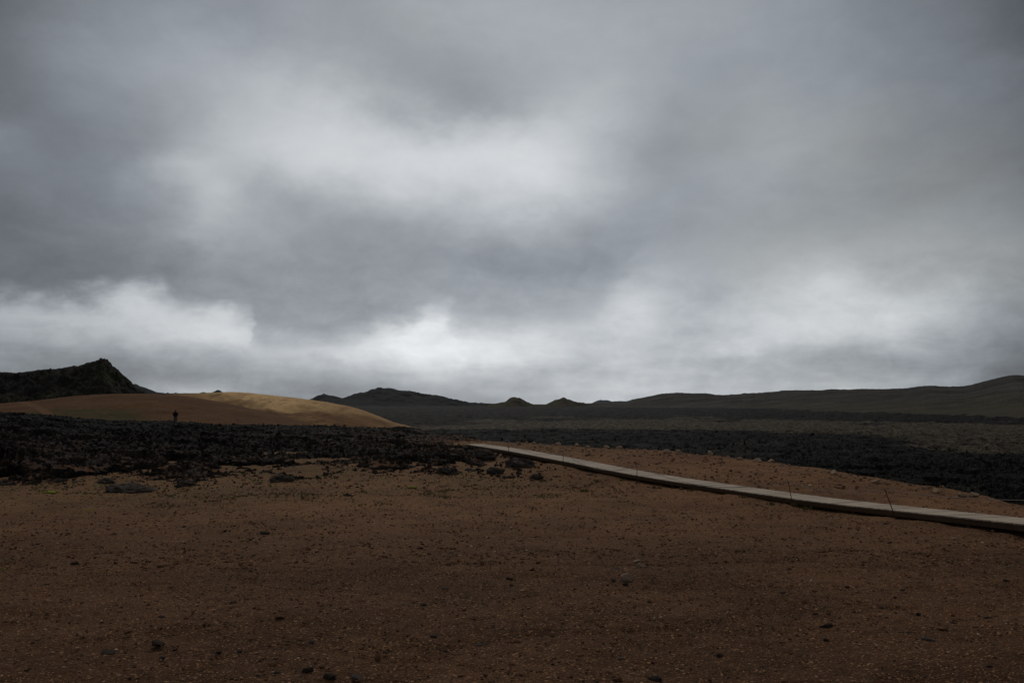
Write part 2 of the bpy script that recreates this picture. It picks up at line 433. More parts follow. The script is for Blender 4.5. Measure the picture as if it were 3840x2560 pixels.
def seg_dist(x, y, poly):
    d = np.full(x.shape, 1e9); inside = np.zeros(x.shape, bool); n = len(poly)
    for i in range(n):
        ax, ay = poly[i]; bx, by = poly[(i + 1) % n]
        ex, ey = bx - ax, by - ay
        t = np.clip(((x - ax) * ex + (y - ay) * ey) / (ex * ex + ey * ey), 0, 1)
        d = np.minimum(d, np.hypot(x - ax - t * ex, y - ay - t * ey))
        c = (ay > y) != (by > y)
        inside ^= c & (x < ex * (y - ay) / (ey if ey != 0 else 1e-9) + ax)
    return np.where(inside, -d, d)


def soil_sd(x, y, warp=1.0):
    wx = fbm(x, y, 5.0, 4, 5, 0.6) * warp; wy = fbm(x, y, 5.0, 4, 15, 0.6) * warp
    k = 1.1 * (0.25 + 0.75 * smooth(0.06, -0.03, x / np.maximum(y, 1.0)))
    return seg_dist(x + wx * k, y + wy * k, POLY)


# smooth height of the lava, columns by bearing, rows by distance
LU = np.array([-1200, -600, 0, 500, 1000, 1500, 1760, 1900, 2100, 2500, 3000, 3840, 5000], float)
LS = (LU - 1920) / 2995
LD = np.array([18, 28, 33, 40, 48, 60, 72, 85, 100, 120, 145, 175, 230, 300, 340, 600, 1000, 1800], float)
LZ = np.array([
    # -1200 -600   0    500   1000  1500  1760  1900  2100  2500  3000  3840  5000
    [-.9, -1.0, -1.1, -1.2, -1.2, -1.2, -1.2, -1.2, -1.2, -1.2, -1.2, -1.2, -1.2],
    [.2, -.2, -.60, -.85, -1.0, -1.0, -1.0, -1.05, -1.4, -2.2, -2.6, -3.0, -3.2],
    [.8, .4, -.10, -.52, -.72, -.68, -.62, -.75, -1.5, -2.6, -3.1, -3.6, -3.8],
    [1.1, .75, .35, -.22, -.60, -.55, -.40, -1.0, -2.4, -3.2, -3.6, -4.0, -4.2],
    [1.15, .9, .55, -.15, -.52, -.48, -.38, -2.2, -3.2, -3.6, -3.9, -4.1, -4.3],
    [1.2, 1.0, .68, -.12, -.48, -.62, -1.0, -3.2, -3.6, -3.9, -4.1, -4.1, -4.3],
    [1.1, .9, .58, -.2, -.50, -.66, -2.0, -3.7, -3.8, -4.0, -4.0, -4.0, -4.3],
    [.9, .7, .3, -.5, -1.0, -1.6, -3.2, -3.8, -3.9, -3.9, -3.9, -4.0, -4.8],
    [.3, .1, -.6, -1.6, -2.2, -2.8, -3.7, -3.8, -3.8, -3.8, -3.8, -4.9, -5.2],
    [-.5, -.9, -1.6, -2.4, -3.2, -3.7, -3.8, -3.7, -3.7, -3.7, -3.75, -5.3, -5.5],
    [-1.5, -2, -2.5, -3.2, -3.7, -3.7, -3.6, -3.6, -3.6, -3.7, -3.9, -5.5, -5.6],
    [-3, -3, -3.5, -4, -4.4, -4.8, -4.9, -4.9, -4.9, -4.9, -5.3, -5.6, -5.6],
    [-4, -4, -4.5, -5, -5.3, -5.4, -5.4, -5.5, -5.5, -5.5, -5.5, -5.5, -5.5],
    [-5, -5, -5, -5.3, -5.5, -5.4, -5.4, -5.4, -5.4, -5.4, -5.4, -5.2, -5.2],
    [-5, -5, -5, -5, -5, -5, -5, -5, -5, -5, -5, -5, -5],
    [-5.3] * 13, [-6.6] * 13, [-10.5] * 13])


def lava_smooth(x, y):
    s = x / np.maximum(y, 1.0); s = np.clip(s, LS[0], LS[-1])
    D = np.clip(y, LD[0], LD[-1])
    fi = np.interp(s, LS, np.arange(len(LS))); fj = np.interp(D, LD, np.arange(len(LD)))
    i = np.clip(fi.astype(int), 0, len(LS) - 2); j = np.clip(fj.astype(int), 0, len(LD) - 2)
    a = fi - i; b = fj - j; a = a * a * (3 - 2 * a); b = b * b * (3 - 2 * b)
    return (LZ[j, i] * (1 - a) * (1 - b) + LZ[j, i + 1] * a * (1 - b) + LZ[j + 1, i] * (1 - a) * b + LZ[j + 1, i + 1] * a * b)


def moss_mask(x, y):
    """1 on the old mossy flow between the two black flows"""
    s = x / np.maximum(y, 1.0); u = s * 2995 + 1920
    Dn = np.interp(u, [1000, 1500, 2000, 2500, 3000, 3400, 3840, 4400], [165, 172, 170, 165, 152, 120, 88, 80])
    Df = np.interp(u, [1000, 1500, 2000, 2500, 3000, 3840, 4400], [205, 215, 300, 310, 285, 235, 225])
    wob = 1 + 0.16 * fbm(x, y, 30, 4, 71)
    return smooth(0.97, 1.03, y / (Dn * wob)) * (1 - smooth(0.96, 1.04, y / (Df * wob)))


def far_flow(x, y):
    s = x / np.maximum(y, 1.0); u = s * 2995 + 1920
    Df = np.interp(u, [1000, 1500, 2000, 2500, 3000, 3840, 4400], [205, 215, 300, 310, 285, 235, 225])
    return smooth(0.98, 1.06, y / (Df * (1 + 0.16 * fbm(x, y, 30, 4, 71))))


def lava_z(x, y, sd=None, rough=True):
    if sd is None: sd = soil_sd(x, y)
    base = lava_smooth(x, y)
    g = ground_z(x, y)
    left = smooth(0.03, -0.06, x / np.maximum(y, 1))
    # at the foot of the flow the clinker starts from the soil and climbs
    k = smooth(-0.3, 4.6, sd)
    foot = g - 0.45 + 0.55 * smooth(-1.2, 0.9, sd)
    zl = foot + (np.where(y < 58, np.maximum(base, g + 0.15), base) - foot) * k
    gap = smooth(0.0, 0.34, fbm(x, y, 1.7, 5, 611, 0.7)) * smooth(-0.5, 1.0, sd) * smooth(9.0, 1.0, sd) * (y < 46)
    zl = zl + (g - 0.35 - zl) * gap
    zr = g - 0.5 + (base - g + 0.5) * smooth(-0.2, 7, sd)
    z = zr + (zl - zr) * left
    if rough:
        mo = moss_mask(x, y); ff = far_flow(x, y)
        near = (1 - mo) * (1 - ff)
        m = smooth(-0.4, 1.2, sd)
        edge = smooth(0.0, 14.0, sd) * 0.6 + 0.4
        r = (ridged(x, y, 4.2, 3, 201) - 0.76) * 0.80 + (ridged(x, y, 1.35, 4, 211, 0.66) - 0.76) * 0.62
        cd, cid = cells(x + fbm(x, y, 1, 2, 3) * 0.3, y, 0.85, 31)
        r = r + (0.42 - cd) * 0.22 * (0.2 + cid)
        cd2, cid2 = cells(x, y, 0.38, 37)
        r = r + (0.45 - cd2) * 0.26 * cid2
        r = r + (ridged(x, y, 0.42, 3, 221, 0.75) - 0.7) * 0.34 - 0.08
        wx = fbm(x, y, 1.5, 3, 41) * 0.5; cd3, cid3 = cells(x + wx, y - wx, 2.5, 43)
        r = r * (1 - 0.65 * smooth(0.66, 0.8, cid3)) + (cid3 - 0.55) * 0.42 * smooth(0.72, 0.42, cd3)     # slabs among the clinker
        z = z + r * m * edge * (near * 0.85 + mo * 0.5 + ff * 0.9)
        z = z + ff * ((ridged(x, y, 22, 4, 301) - 0.6) * 1.5 + (ridged(x, y, 7, 3, 311) - 0.6) * 0.8)
        z = z + mo * (fbm(x, y, 9, 4, 321) * 0.5 + (ridged(x, y, 5, 3, 331) - 0.6) * 0.7)
    return z


def build_ground():
    th_f = np.linspace(-0.72, 0.72, 640)
    th = np.concatenate([np.linspace(-math.pi, -0.75, 60), th_f, np.linspace(0.75, math.pi, 60)])
    r = np.concatenate([[0.3, 1.0, 1.7], np.exp(np.arange(math.log(2.4), math.log(70), 0.0105)), np.exp(np.linspace(math.log(71), math.log(9000), 70))])
    R, T = np.meshgrid(r, th, indexing='ij'); x = R * np.sin(T); y = R * np.cos(T)
    z = ground_z(x, y)
    sd = soil_sd(x, y)
    lz = lava_smooth(x, y)
    far = smooth(60, 110, R)
    right = smooth(-0.08, 0.02, x / np.maximum(np.abs(y), 1)) * (y > 15)
    plain = np.minimum(lz - 1.3, -2.0); plain = np.where(R > 1000, np.minimum(plain, -7.5 - (R - 1000) * 0.0066), plain)
    z = z + (plain - z) * np.maximum(far, right * smooth(0.0, 8.0, sd))
    near = 1 - far
    z = z + near * (fbm(x, y, 3.2, 4, 401) * 0.055 + fbm(x, y, 0.7, 3, 411) * 0.022 + fbm(x, y, 0.20, 3, 421) * 0.013 * (R < 30))
    # shallow rills washed across the gravel
    rill = np.clip(1 - np.abs(perlin(x * 0.13 + 0.5 * fbm(x, y, 2, 2, 8), y * 0.45, 431)) * 9, 0, 1)
    z = z - near * rill * 0.03
    pale = np.clip(smooth(9, 24, y) * (0.75 + 0.5 * fbm(x, y, 6, 3, 441)), 0, 1)  # vignette darkening put into the soil near the camera; farther soil really paler
    dry = np.clip(smooth(-9, -1, sd) * smooth(0.12, -0.05, x / np.maximum(y, 1)) * smooth(14, 20, y), 0, 1)
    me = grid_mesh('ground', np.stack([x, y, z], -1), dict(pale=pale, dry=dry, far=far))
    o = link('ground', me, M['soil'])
    tag(o, 'bare reddish brown gravel ground sloping away from the camera', 'ground', kind='structure')
    return o


def build_lava():
    obs = []
    for name, D0, D1, step, ds, s0, s1, lab in (
            ('lava_field', 24, 165, 0.0034, 0.00112, -0.78, 0.76, 'rough black clinker lava field beyond the brown gravel'),
            ('lava_plain', 163, 1700, 0.0085, 0.0020, -0.72, 0.74, 'distant flat plain of dark lava and moss reaching the hills')):
        if D0 < 100: D = np.concatenate([np.exp(np.arange(math.log(D0), math.log(75), 0.0027)), np.exp(np.arange(math.log(75.2), math.log(D1), 0.005))])
        else: D = np.exp(np.arange(math.log(D0), math.log(D1), step))
        s = np.arange(s0, s1, ds)
        Y, S = np.meshgrid(D, s, indexing='ij'); X = Y * S
        sd = soil_sd(X, Y)
        Z = lava_z(X, Y, sd)
        amp = np.minimum(0.10 + 0 * Y, 0.10) * (sd > 0.3) if D0 < 100 else 0 * Y
        Xd = X + fbm(X, Y, 0.45, 2, 501) * amp * 1.6; Yd = Y + fbm(X, Y, 0.45, 2, 511) * amp * 1.6
        mo = moss_mask(X, Y)
        soil = np.clip(smooth(4.5, 0.0, sd) + 0.25 * smooth(12, 4, sd), 0, 1) * (S < 0.06)
        brown = np.clip(smooth(22, 3, sd), 0, 1) * (S < 0.1)
        P = np.stack([Xd, Yd, Z], -1)
        # cut away what lies under the soil to save faces
        me = grid_mesh(name, P, dict(moss=mo, soil=soil, brown=brown), smooth_shade=(D0 > 100))
        if D0 < 100:
            keep = (sd > -1.3)
            fk = keep[:-1, :-1] | keep[1:, 1:] | keep[:-1, 1:] | keep[1:, :-1]
            bm = bmesh.new(); bm.from_mesh(me); bm.faces.ensure_lookup_table()
            fl = fk.reshape(-1)
            bmesh.ops.delete(bm, geom=[f for f in bm.faces if not fl[f.index]], context='FACES')
            bm.to_mesh(me); bm.free()
        o = link(name, me, M['lava']); tag(o, lab, 'lava', kind='structure'); obs.append(o)
    return obs


build_ground()
build_lava()

# ------------------------------------------------------------------ hills
def hill(name, label, crest, Dc, wf, wb, zfoot, mat, rows=(50, 24), ds=0.0009, prof=1.3, rough=(), attrs=None, crest_jit=0.0, seed=0):
    """a ridge with a front and a back slope. crest: (u, v) silhouette points; Dc, wf: distance of the crest and depth of the front slope by u"""
    cu = np.array([c[0] for c in crest], float); cv = np.array([c[1] for c in crest], float)
    s = np.arange((cu[0] - 1920) / 2995, (cu[-1] - 1920) / 2995, ds); u = s * 2995 + 1920
    v = np.interp(u, cu, cv)
    f = lambda q: np.interp(u, [k[0] for k in q], [k[1] for k in q]) if isinstance(q, (list, tuple)) else np.full(u.shape, float(q))
    dc, w1, w2, zf = f(Dc), f(wf), f(wb), f(zfoot)
    _, sz = ray(u, v); zc = EYE + sz * dc
    if crest_jit:
        zc = zc + crest_jit * fbm(u * 1.0, u * 0 + 3.3, 14, 3, seed + 5)
    tf = np.linspace(0, 1, rows[0]); tb = np.linspace(0, 1, rows[1])[1:]
    Yf = dc[None] - w1[None] * (1 - tf[:, None]); Yb = dc[None] + w2[None] * tb[:, None]
    tt = np.concatenate([tf, 1 - tb])[:, None] * np.ones((1, len(u)))
    Y = np.concatenate([Yf, Yb]); X = Y * s[None]
    sh = tt ** prof * (1 - tt) + (1 - (1 - tt) ** 1.7) * tt      # concave foot, convex shoulder
    Z = zf[None] + (zc - zf)[None] * sh
    hgt = np.maximum((zc - zf)[None], 0.3)
    fade = smooth(0.0, 0.25, tt) * (0.18 + 0.82 * smooth(1.0, 0.72, tt))
    for kind, sc, amp, sx in rough:
        n = (ridged(X * sx, Y, sc, 5, seed + 11) - 0.6) if kind == 'r' else fbm(X * sx, Y, sc, 5, seed + 23)
        Z = Z + n * amp * fade * np.minimum(1, hgt / 6.0)
    A = attrs(X, Y, tt, u[None] + 0 * Y) if attrs else None
    me = grid_mesh(name, np.stack([X, Y, Z], -1), A)
    o = link(name, me, mat); tag(o, label, 'hill', kind='structure')
    return o


HM = dict(
    brown=mat_hill('red_brown_slope', (0.066, 0.030, 0.0115), (0.092, 0.043, 0.0168), scale=0.12, bumpd=0.25, bscale=1.5, extra=(0.032, 0.034, 0.010), tone=(0.110, 0.054, 0.028), speck=1.3),
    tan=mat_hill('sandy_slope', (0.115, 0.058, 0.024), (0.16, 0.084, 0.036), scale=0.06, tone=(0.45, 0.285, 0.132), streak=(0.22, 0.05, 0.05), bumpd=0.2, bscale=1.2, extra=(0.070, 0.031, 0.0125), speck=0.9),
    crag=mat_hill('dark_crag', (0.009, 0.0085, 0.0075), (0.026, 0.023, 0.019), green=(0.021, 0.021, 0.010), gs=0.035, scale=0.05, bumpd=1.6, bscale=0.28),
    far=mat_hill('far_dark_hill', (0.012, 0.0125, 0.0135), (0.018, 0.0185, 0.0195), scale=0.01, bumpd=4, bscale=0.03),  # slight blue of distant haze mixed into the base colour
    cone=mat_hill('brown_cinder_cone', (0.026, 0.0205, 0.0135), (0.042, 0.034, 0.019), green=(0.036, 0.036, 0.016), gs=0.02, scale=0.04, bumpd=2, bscale=0.10),
    olive=mat_hill('olive_moorland', (0.027, 0.0245, 0.022), (0.054, 0.048, 0.041), green=(0.037, 0.0355, 0.029), gs=0.006, scale=0.02, streak=(0.006, 0.02, 0.05), bumpd=2.5, bscale=0.05, extra=(0.040, 0.034, 0.019)),
    blue=mat_hill('haze_tinted_far_hill', (0.030, 0.036, 0.045), (0.036, 0.042, 0.052), scale=0.004, bumpd=6, bscale=0.01),  # blue of the distant air painted into the base colour
)


def a_brown(X, Y, t, u):
    # two patches of low green growth with a trodden path between them
    path = 1 - smooth(10, 26, np.abs(u - np.interp(t, [0, 1], [245, 60])))
    veg = (smooth(150, 230, u) * (1 - smooth(430, 640, u)) + (1 - smooth(120, 190, u)) * smooth(-40, 20, u) * 0.9)
    veg = 0.85 * veg * (1 - smooth(0.30, 0.58, t + 0.15 * fbm(X, Y, 6, 3, 9))) * (1 - path)
    return dict(veg=np.clip(veg, 0, 1), tone=np.clip(path * 0.8, 0, 1))


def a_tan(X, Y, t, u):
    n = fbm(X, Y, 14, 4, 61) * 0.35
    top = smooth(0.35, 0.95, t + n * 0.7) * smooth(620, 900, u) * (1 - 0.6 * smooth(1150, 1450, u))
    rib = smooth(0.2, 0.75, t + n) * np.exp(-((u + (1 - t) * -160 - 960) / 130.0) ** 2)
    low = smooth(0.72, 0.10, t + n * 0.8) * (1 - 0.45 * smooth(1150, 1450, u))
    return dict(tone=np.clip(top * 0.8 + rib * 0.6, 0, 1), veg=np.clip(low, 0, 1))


def a_olive(X, Y, t, u):
    return dict(veg=np.clip(smooth(0.45, 0.05, t) * smooth(2500, 3300, u), 0, 1))


hill('hill', 'dark red brown slope behind the black lava with green patches at its foot',
     [(-1100, 1530), (-500, 1525), (-150, 1518), (0, 1512), (120, 1503), (200, 1493), (300, 1482), (400, 1477), (520, 1476), (610, 1477), (680, 1483), (760, 1494), (850, 1511), (960, 1536), (1080, 1566), (1200, 1598), (1300, 1640)],
     [(-1100, 150), (400, 145), (900, 140), (1300, 130)], [(-1100, 50), (600, 46), (1300, 34)], 40, [(-1100, -1.4), (600, -1.55), (1000, -2.2), (1300, -4.5)],
     HM['brown'], (70, 20), 0.0009, 1.25, (('f', 9, 0.30, 1), ('f', 2.5, 0.10, 1)), a_brown, 0.02, 100)
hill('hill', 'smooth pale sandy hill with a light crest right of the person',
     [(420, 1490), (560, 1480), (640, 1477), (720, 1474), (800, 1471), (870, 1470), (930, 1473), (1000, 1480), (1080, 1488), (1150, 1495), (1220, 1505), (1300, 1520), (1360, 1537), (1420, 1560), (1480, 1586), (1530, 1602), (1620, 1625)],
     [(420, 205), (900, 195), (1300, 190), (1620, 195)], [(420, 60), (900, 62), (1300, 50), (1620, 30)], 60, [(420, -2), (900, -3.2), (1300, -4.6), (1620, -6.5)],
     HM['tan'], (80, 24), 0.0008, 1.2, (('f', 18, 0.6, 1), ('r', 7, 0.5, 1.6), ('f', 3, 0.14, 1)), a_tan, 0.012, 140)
hill('hill', 'steep dark craggy hill with a boulder on its pointed summit',
     [(-1500, 1420), (-700, 1410), (-250, 1404), (0, 1401), (60, 1399), (110, 1394), (180, 1383), (250, 1377), (298, 1373), (320, 1365), (340, 1360), (362, 1357), (375, 1354), (388, 1353), (410, 1366), (425, 1377), (440, 1389), (455, 1404), (470, 1418), (485, 1434), (497, 1444), (520, 1462), (545, 1478), (580, 1500)],
     [(-1500, 360), (0, 345), (380, 330), (580, 322)], [(-1500, 120), (0, 105), (380, 85), (580, 40)], 130, -4,
     HM['crag'], (130, 30), 0.0008, 1.5, (('r', 34, 8.0, 1.0), ('r', 9, 3.4, 1), ('f', 3, 1.3, 1)), None, 0.18, 180)
hill('hill', 'low dark blue ridge running down behind the craggy hill',
     [(380, 1440), (470, 1441), (498, 1441), (505, 1440), (515, 1443), (521, 1447), (545, 1453), (565, 1460), (588, 1470), (612, 1473), (622, 1475), (628, 1472), (634, 1476), (655, 1476), (658, 1473), (662, 1476), (700, 1475), (745, 1474), (760, 1470), (775, 1474), (790, 1474), (805, 1465), (815, 1460), (826, 1464), (840, 1474), (900, 1490)],
     560, 90, 150, -5, HM['far'], (50, 14), 0.0005, 1.2, (('f', 20, 2.0, 1),), None, 0.05, 220)
hill('hill', 'broad dark hill on the horizon behind the end of the sandy hill',
     [(1080, 1516), (1160, 1500), (1190, 1486), (1215, 1480), (1235, 1486), (1260, 1489), (1285, 1493), (1310, 1485), (1340, 1477), (1375, 1469), (1395, 1459), (1430, 1457), (1462, 1455), (1482, 1459), (1492, 1463), (1535, 1464), (1548, 1466), (1580, 1475), (1625, 1482), (1660, 1487), (1690, 1497), (1720, 1506), (1770, 1511), (1830, 1514), (1900, 1517), (2000, 1520), (2100, 1524)],
     1600, 480, 500, -9, HM['far'], (60, 16), 0.0005, 1.25, (('r', 130, 14, 1), ('f', 40, 4, 1)), None, 0.4, 260)
hill('hill', 'low dark foothill in front of the broad horizon hill',
     [(1120, 1517), (1170, 1508), (1240, 1494), (1275, 1495), (1310, 1498), (1345, 1491), (1385, 1493), (1430, 1499), (1470, 1503), (1520, 1509), (1600, 1514), (1700, 1519)],
     1330, 260, 200, -8, HM['far'], (40, 12), 0.0006, 1.25, (('r', 80, 6, 1),), None, 0.3, 300)
hill('hill', 'small flat topped brown cone on the horizon, left of its pointed neighbour',
     [(1830, 1517), (1860, 1512), (1890, 1507), (1900, 1503), (1912, 1492), (1922, 1489), (1932, 1488), (1938, 1491), (1946, 1490), (1952, 1492), (1960, 1497), (1975, 1506), (1992, 1514), (2020, 1519)],
     1120, 150, 150, -8, HM['cone'], (40, 14), 0.0004, 1.2, (('r', 40, 6, 1),), None, 0.35, 340)
hill('hill', 'small pointed brown cone on the horizon, right of its flat topped neighbour',
     [(2030, 1519), (2048, 1516), (2066, 1507), (2082, 1500), (2098, 1496), (2108, 1491), (2114, 1488), (2120, 1491), (2128, 1497), (2140, 1499), (2150, 1504), (2168, 1508), (2190, 1510), (2205, 1514), (2240, 1518)],
     1150, 160, 150, -8, HM['cone'], (40, 14), 0.0004, 1.2, (('r', 40, 6, 1),), None, 0.25, 380)
hill('hill', 'tiny far off blue hill between the cones and the olive upland',
     [(2180, 1516), (2220, 1511), (2238, 1503), (2250, 1499), (2266, 1500), (2280, 1500), (2296, 1505), (2320, 1503), (2350, 1504), (2390, 1506), (2460, 1512)],
     4200, 700, 900, -60, HM['blue'], (24, 10), 0.0004, 1.2, (('r', 200, 20, 1),), None, 1.0, 420)
hill('hill', 'long low olive brown upland filling the right of the horizon',
     [(2120, 1519), (2200, 1514), (2300, 1511), (2345, 1507), (2370, 1499), (2410, 1491), (2440, 1484), (2480, 1476), (2540, 1472), (2600, 1475), (2650, 1477), (2690, 1482), (2720, 1482), (2750, 1480), (2800, 1477), (2870, 1473), (2930, 1468), (3000, 1466), (3100, 1464), (3300, 1463), (3400, 1459), (3440, 1454), (3490, 1449), (3530, 1451), (3560, 1452), (3620, 1450), (3650, 1445), (3700, 1432), (3750, 1420), (3800, 1410), (3830, 1410), (3900, 1420), (4100, 1440), (4600, 1450)],
     [(2120, 1350), (2600, 1300), (3400, 1150), (3840, 980), (4600, 900)], [(2120, 420), (2450, 430), (2800, 640), (3100, 740), (3400, 760), (3840, 680), (4600, 640)], 600, [(2120, -7), (2800, -6.2), (3840, -5.6), (4600, -5.6)],
     HM['olive'], (150, 16), 0.0007, 1.15, (('r', 190, 7.0, 0.5), ('r', 60, 3.0, 0.6), ('f', 14, 0.6, 1)), a_olive, 0.25, 460)

# ------------------------------------------------------------------ stones
def ico(sub):
    bm = bmesh.new(); bmesh.ops.create_icosphere(bm, subdivisions=sub, radius=1.0)
    V = np.array([v.co[:] for v in bm.verts]); bm.verts.index_update()
    Fc = [[v.index for v in f.verts] for f in bm.faces]; bm.free(); return V, Fc


ICO2, ICO3, ICO4 = ico(2), ico(3), ico(4)


def n3(V, sc, seed):
    return (perlin(V[:, 0] * sc + V[:, 2] * 1.7 * sc + seed, V[:, 1] * sc - V[:, 2] * 1.1 * sc, seed)
            + perlin(V[:, 1] * sc + 5.2, V[:, 2] * sc + V[:, 0] * 0.6 * sc, seed + 3)
            + perlin(V[:, 2] * sc - 2.2, V[:, 0] * sc - V[:, 1] * 0.7 * sc, seed + 6)) / 1.7


def rock_mesh(name, seed, squash=(1, 0.8, 0.55), cut=6, lump=0.16, src=None, mat=None, sm=False):
    rng = np.random.default_rng(seed)
    V, Fc = src or ICO3; V = V.copy()
    for _ in range(cut):                                   # planar breaks
        n = rng.normal(size=3); n /= np.linalg.norm(n); d = rng.uniform(0.55, 0.85)
        h = V @ n; V -= np.outer(np.maximum(h - d, 0) * 0.92, n)
    V *= (1 + lump * n3(V, 1.5, seed) + lump * 0.45 * n3(V, 4.0, seed + 9))[:, None]
    V *= np.array(squash)
    me = raw_mesh(name, V, Fc, sm)
    if mat: me.materials.append(mat)
    return me


def place(name, me, x, y, size, rz=0, sink=0.3, z=None, tilt=0.0, sc=(1, 1, 1)):
    o = bpy.data.objects.new(name, me); COL.objects.link(o)
    if z is None: z = float(ground_detail_z(np.array(x), np.array(y)))
    zext = me['hz'] if 'hz' in me else 0.5
    o.location = (x, y, z + size * zext * sc[2] * (1 - 2 * sink) * 0.5)
    o.rotation_euler = (tilt, tilt * 0.6, rz); o.scale = (size * sc[0], size * sc[1], size * sc[2])
    return o


def protos(key, n, mat, squash, cut, lump, seed, src=None):
    out = []
    for i in range(n):
        r = random.Random(seed + i)
        me = rock_mesh(key, seed + i, (squash[0], squash[1] * r.uniform(.8, 1.15), squash[2] * r.uniform(.8, 1.2)), cut, lump, src, mat)
        zs = [v.co.z for v in me.vertices]; me['hz'] = (max(zs) - min(zs)); out.append(me)
    return out


PR = dict(dark=protos('dark_stone', 4, M['darkstone'], (1, .75, .5), 7, .16, 900),
          grey=protos('grey_stone', 3, M['greystone'], (1, .7, .42), 7, .14, 920),
          pale=protos('pale_stone', 4, M['palestone'], (1, .8, .6), 7, .14, 940))
rnd = random.Random(4)


def stone(kind, u, v, w, label, group=None, name='stone', sc=(1, 1, 1), sink=0.36):
    """w = width of the stone in pixels of the photograph"""
    p = ground_hit(u, v); size = w * p[1] / F / 2 * 0.88
    me = PR[kind][rnd.randrange(len(PR[kind]))]
    o = place(name, me, p[0], p[1], size, rnd.uniform(-0.5, 0.5), sink - (.12 if kind == 'pale' else 0), tilt=rnd.uniform(-.12, .12), sc=sc)
    tag(o, label, 'stone', group); return o


# stones one can point at
stone('pale', 2352, 2172, 62, 'pale brown angular rock beside a flat slab right of centre', sc=(1, 1, 1.2))
stone('dark', 2345, 2186, 26, 'dark stone under the pale angular rock right of centre')
stone('pale', 2402, 2127, 44, 'flat pale slab just behind the angular brown rock')
stone('pale', 2388, 2103, 36, 'low buff stone farthest back in the small pale cluster')
stone('grey', 2310, 2136, 36, 'thin grey slab left of the pale rock cluster')
stone('pale', 2487, 2065, 22, 'single buff stone behind the pale rock cluster to the right')
stone('dark', 1910, 2170, 34, 'black lump with a smaller stone at its side, centre foreground')
stone('dark', 1918, 2192, 22, 'small dark stone just in front of the black centre lump')
stone('dark', 588, 2430, 72, 'long black stone lying low in the left foreground', sc=(1.0, .7, .7))
stone('grey', 610, 2476, 34, 'small grey stone in front of the long black stone at left')
stone('pale', 648, 2441, 18, 'small tan pebble right of the long black stone')
stone('dark', 400, 2455, 84, 'flat dark slab nearly buried, left of the long black stone', sc=(1, .8, .5), sink=0.4)
stone('grey', 606, 2322, 36, 'grey stone with a dark side in the left foreground')
stone('pale', 1850, 2322, 15, 'round orange pebble in the centre foreground')
stone('pale', 1888, 2337, 12, 'smaller orange pebble beside the round orange one')
stone('grey', 1800, 2420, 44, 'flat mauve grey slab in the centre foreground', sc=(1, 1, .6))
stone('grey', 3478, 2404, 54, 'rounded light grey stone alone in the lower right', sc=(1, 1, .9))
stone('dark', 3100, 2346, 56, 'dark flat stone in the lower right, left of the grey one', sc=(1, .8, .7))
stone('dark', 3412, 1950, 44, 'black rock lying against the boardwalk near the right edge', sc=(1, 1, 1.2), sink=.15)
stone('dark', 3428, 1943, 26, 'smaller black rock behind the one against the boardwalk')
stone('grey', 3322, 1970, 24, 'light grey stone left of the black rock by the boardwalk')
stone('dark', 2455, 2532, 70, 'dark stone at the bottom edge right of centre')
stone('dark', 1155, 2525, 50, 'dark rock standing at the bottom edge left of centre', sc=(1, 1, 1.3))
stone('grey', 1040, 2528, 34, 'grey stone near the bottom edge beside a dark rock')
stone('dark', 1235, 2550, 60, 'black stone cut by the bottom edge left of centre')
stone('grey', 1340, 2545, 60, 'mauve grey stone cut by the bottom edge', sc=(1, 1, .7))
stone('dark', 2700, 2450, 34, 'small black stone in the right foreground')
stone('pale', 2985, 2362, 22, 'orange stone left of the dark flat stone at lower right')
stone('pale', 3180, 2092, 18, 'lone yellowish stone in the right middle ground')
stone('dark', 500, 2105, 40, 'dark flat stone in the left middle foreground')
stone('dark', 280, 2107, 40, 'dark stone left of the flat one at far left')
stone('grey', 986, 1992, 30, 'pale stone lying in front of the lava on the left')
stone('dark', 1000, 1993, 30, 'dark stone touching a pale one in front of the lava')
stone('grey', 2210, 1782, 30, 'grey stone between the lava tongue and the boardwalk')
stone('grey', 1668, 2217, 36, 'long thin grey stone left of centre', sc=(1, .5, .5))
stone('dark', 1590, 2278, 38, 'dark stone with a broken top left of centre')
stone('pale', 3575, 2025, 22, 'orange tan stone in front of the boardwalk at right')
stone('grey', 1505, 2280, 40, 'squarish grey stone left of the broken dark one', sc=(1, 1, .5))
ZONE = {}
ORD = ['first', 'second', 'third', 'fourth', 'fifth', 'sixth', 'seventh', 'eighth', 'ninth', 'tenth', 'eleventh', 'twelfth']
spots = []
for i in range(64):                                         # smaller loose stones, named by where they lie
    u = rnd.uniform(20, 3820); v = 1900 + 640 * rnd.random() ** 1.1
    if u > 2700 and v < 2020: continue
    spots.append((u, v))
for u, v in sorted(spots):
    k = rnd.choice(['dark', 'dark', 'grey'])
    col = ('far left', 'left', 'centre', 'right', 'far right')[min(4, int(u / 768))]
    row = 'back of gravel' if v < 2060 else ('middle of gravel' if v < 2300 else 'front of gravel')
    n = ZONE.get((k, col, row), 0); ZONE[(k, col, row)] = n + 1
    stone(k, u, v, rnd.uniform(12, 26) * (0.55 + (v - 1800) / 900), 'loose %s stone, %s, %s, %s from left' % (k, col, row, ORD[n]), 'loose stones on the gravel')
PLACE = [(1907, 'left of the farthest post'), (2112, 'between the two farthest posts'), (2389, 'behind the deck before the middle post'), (2680, 'just right of the middle post'),
         (2965, 'left of the second nearest post'), (3340, 'between the two nearest posts'), (4000, 'right of the nearest post')]
cnt = {}
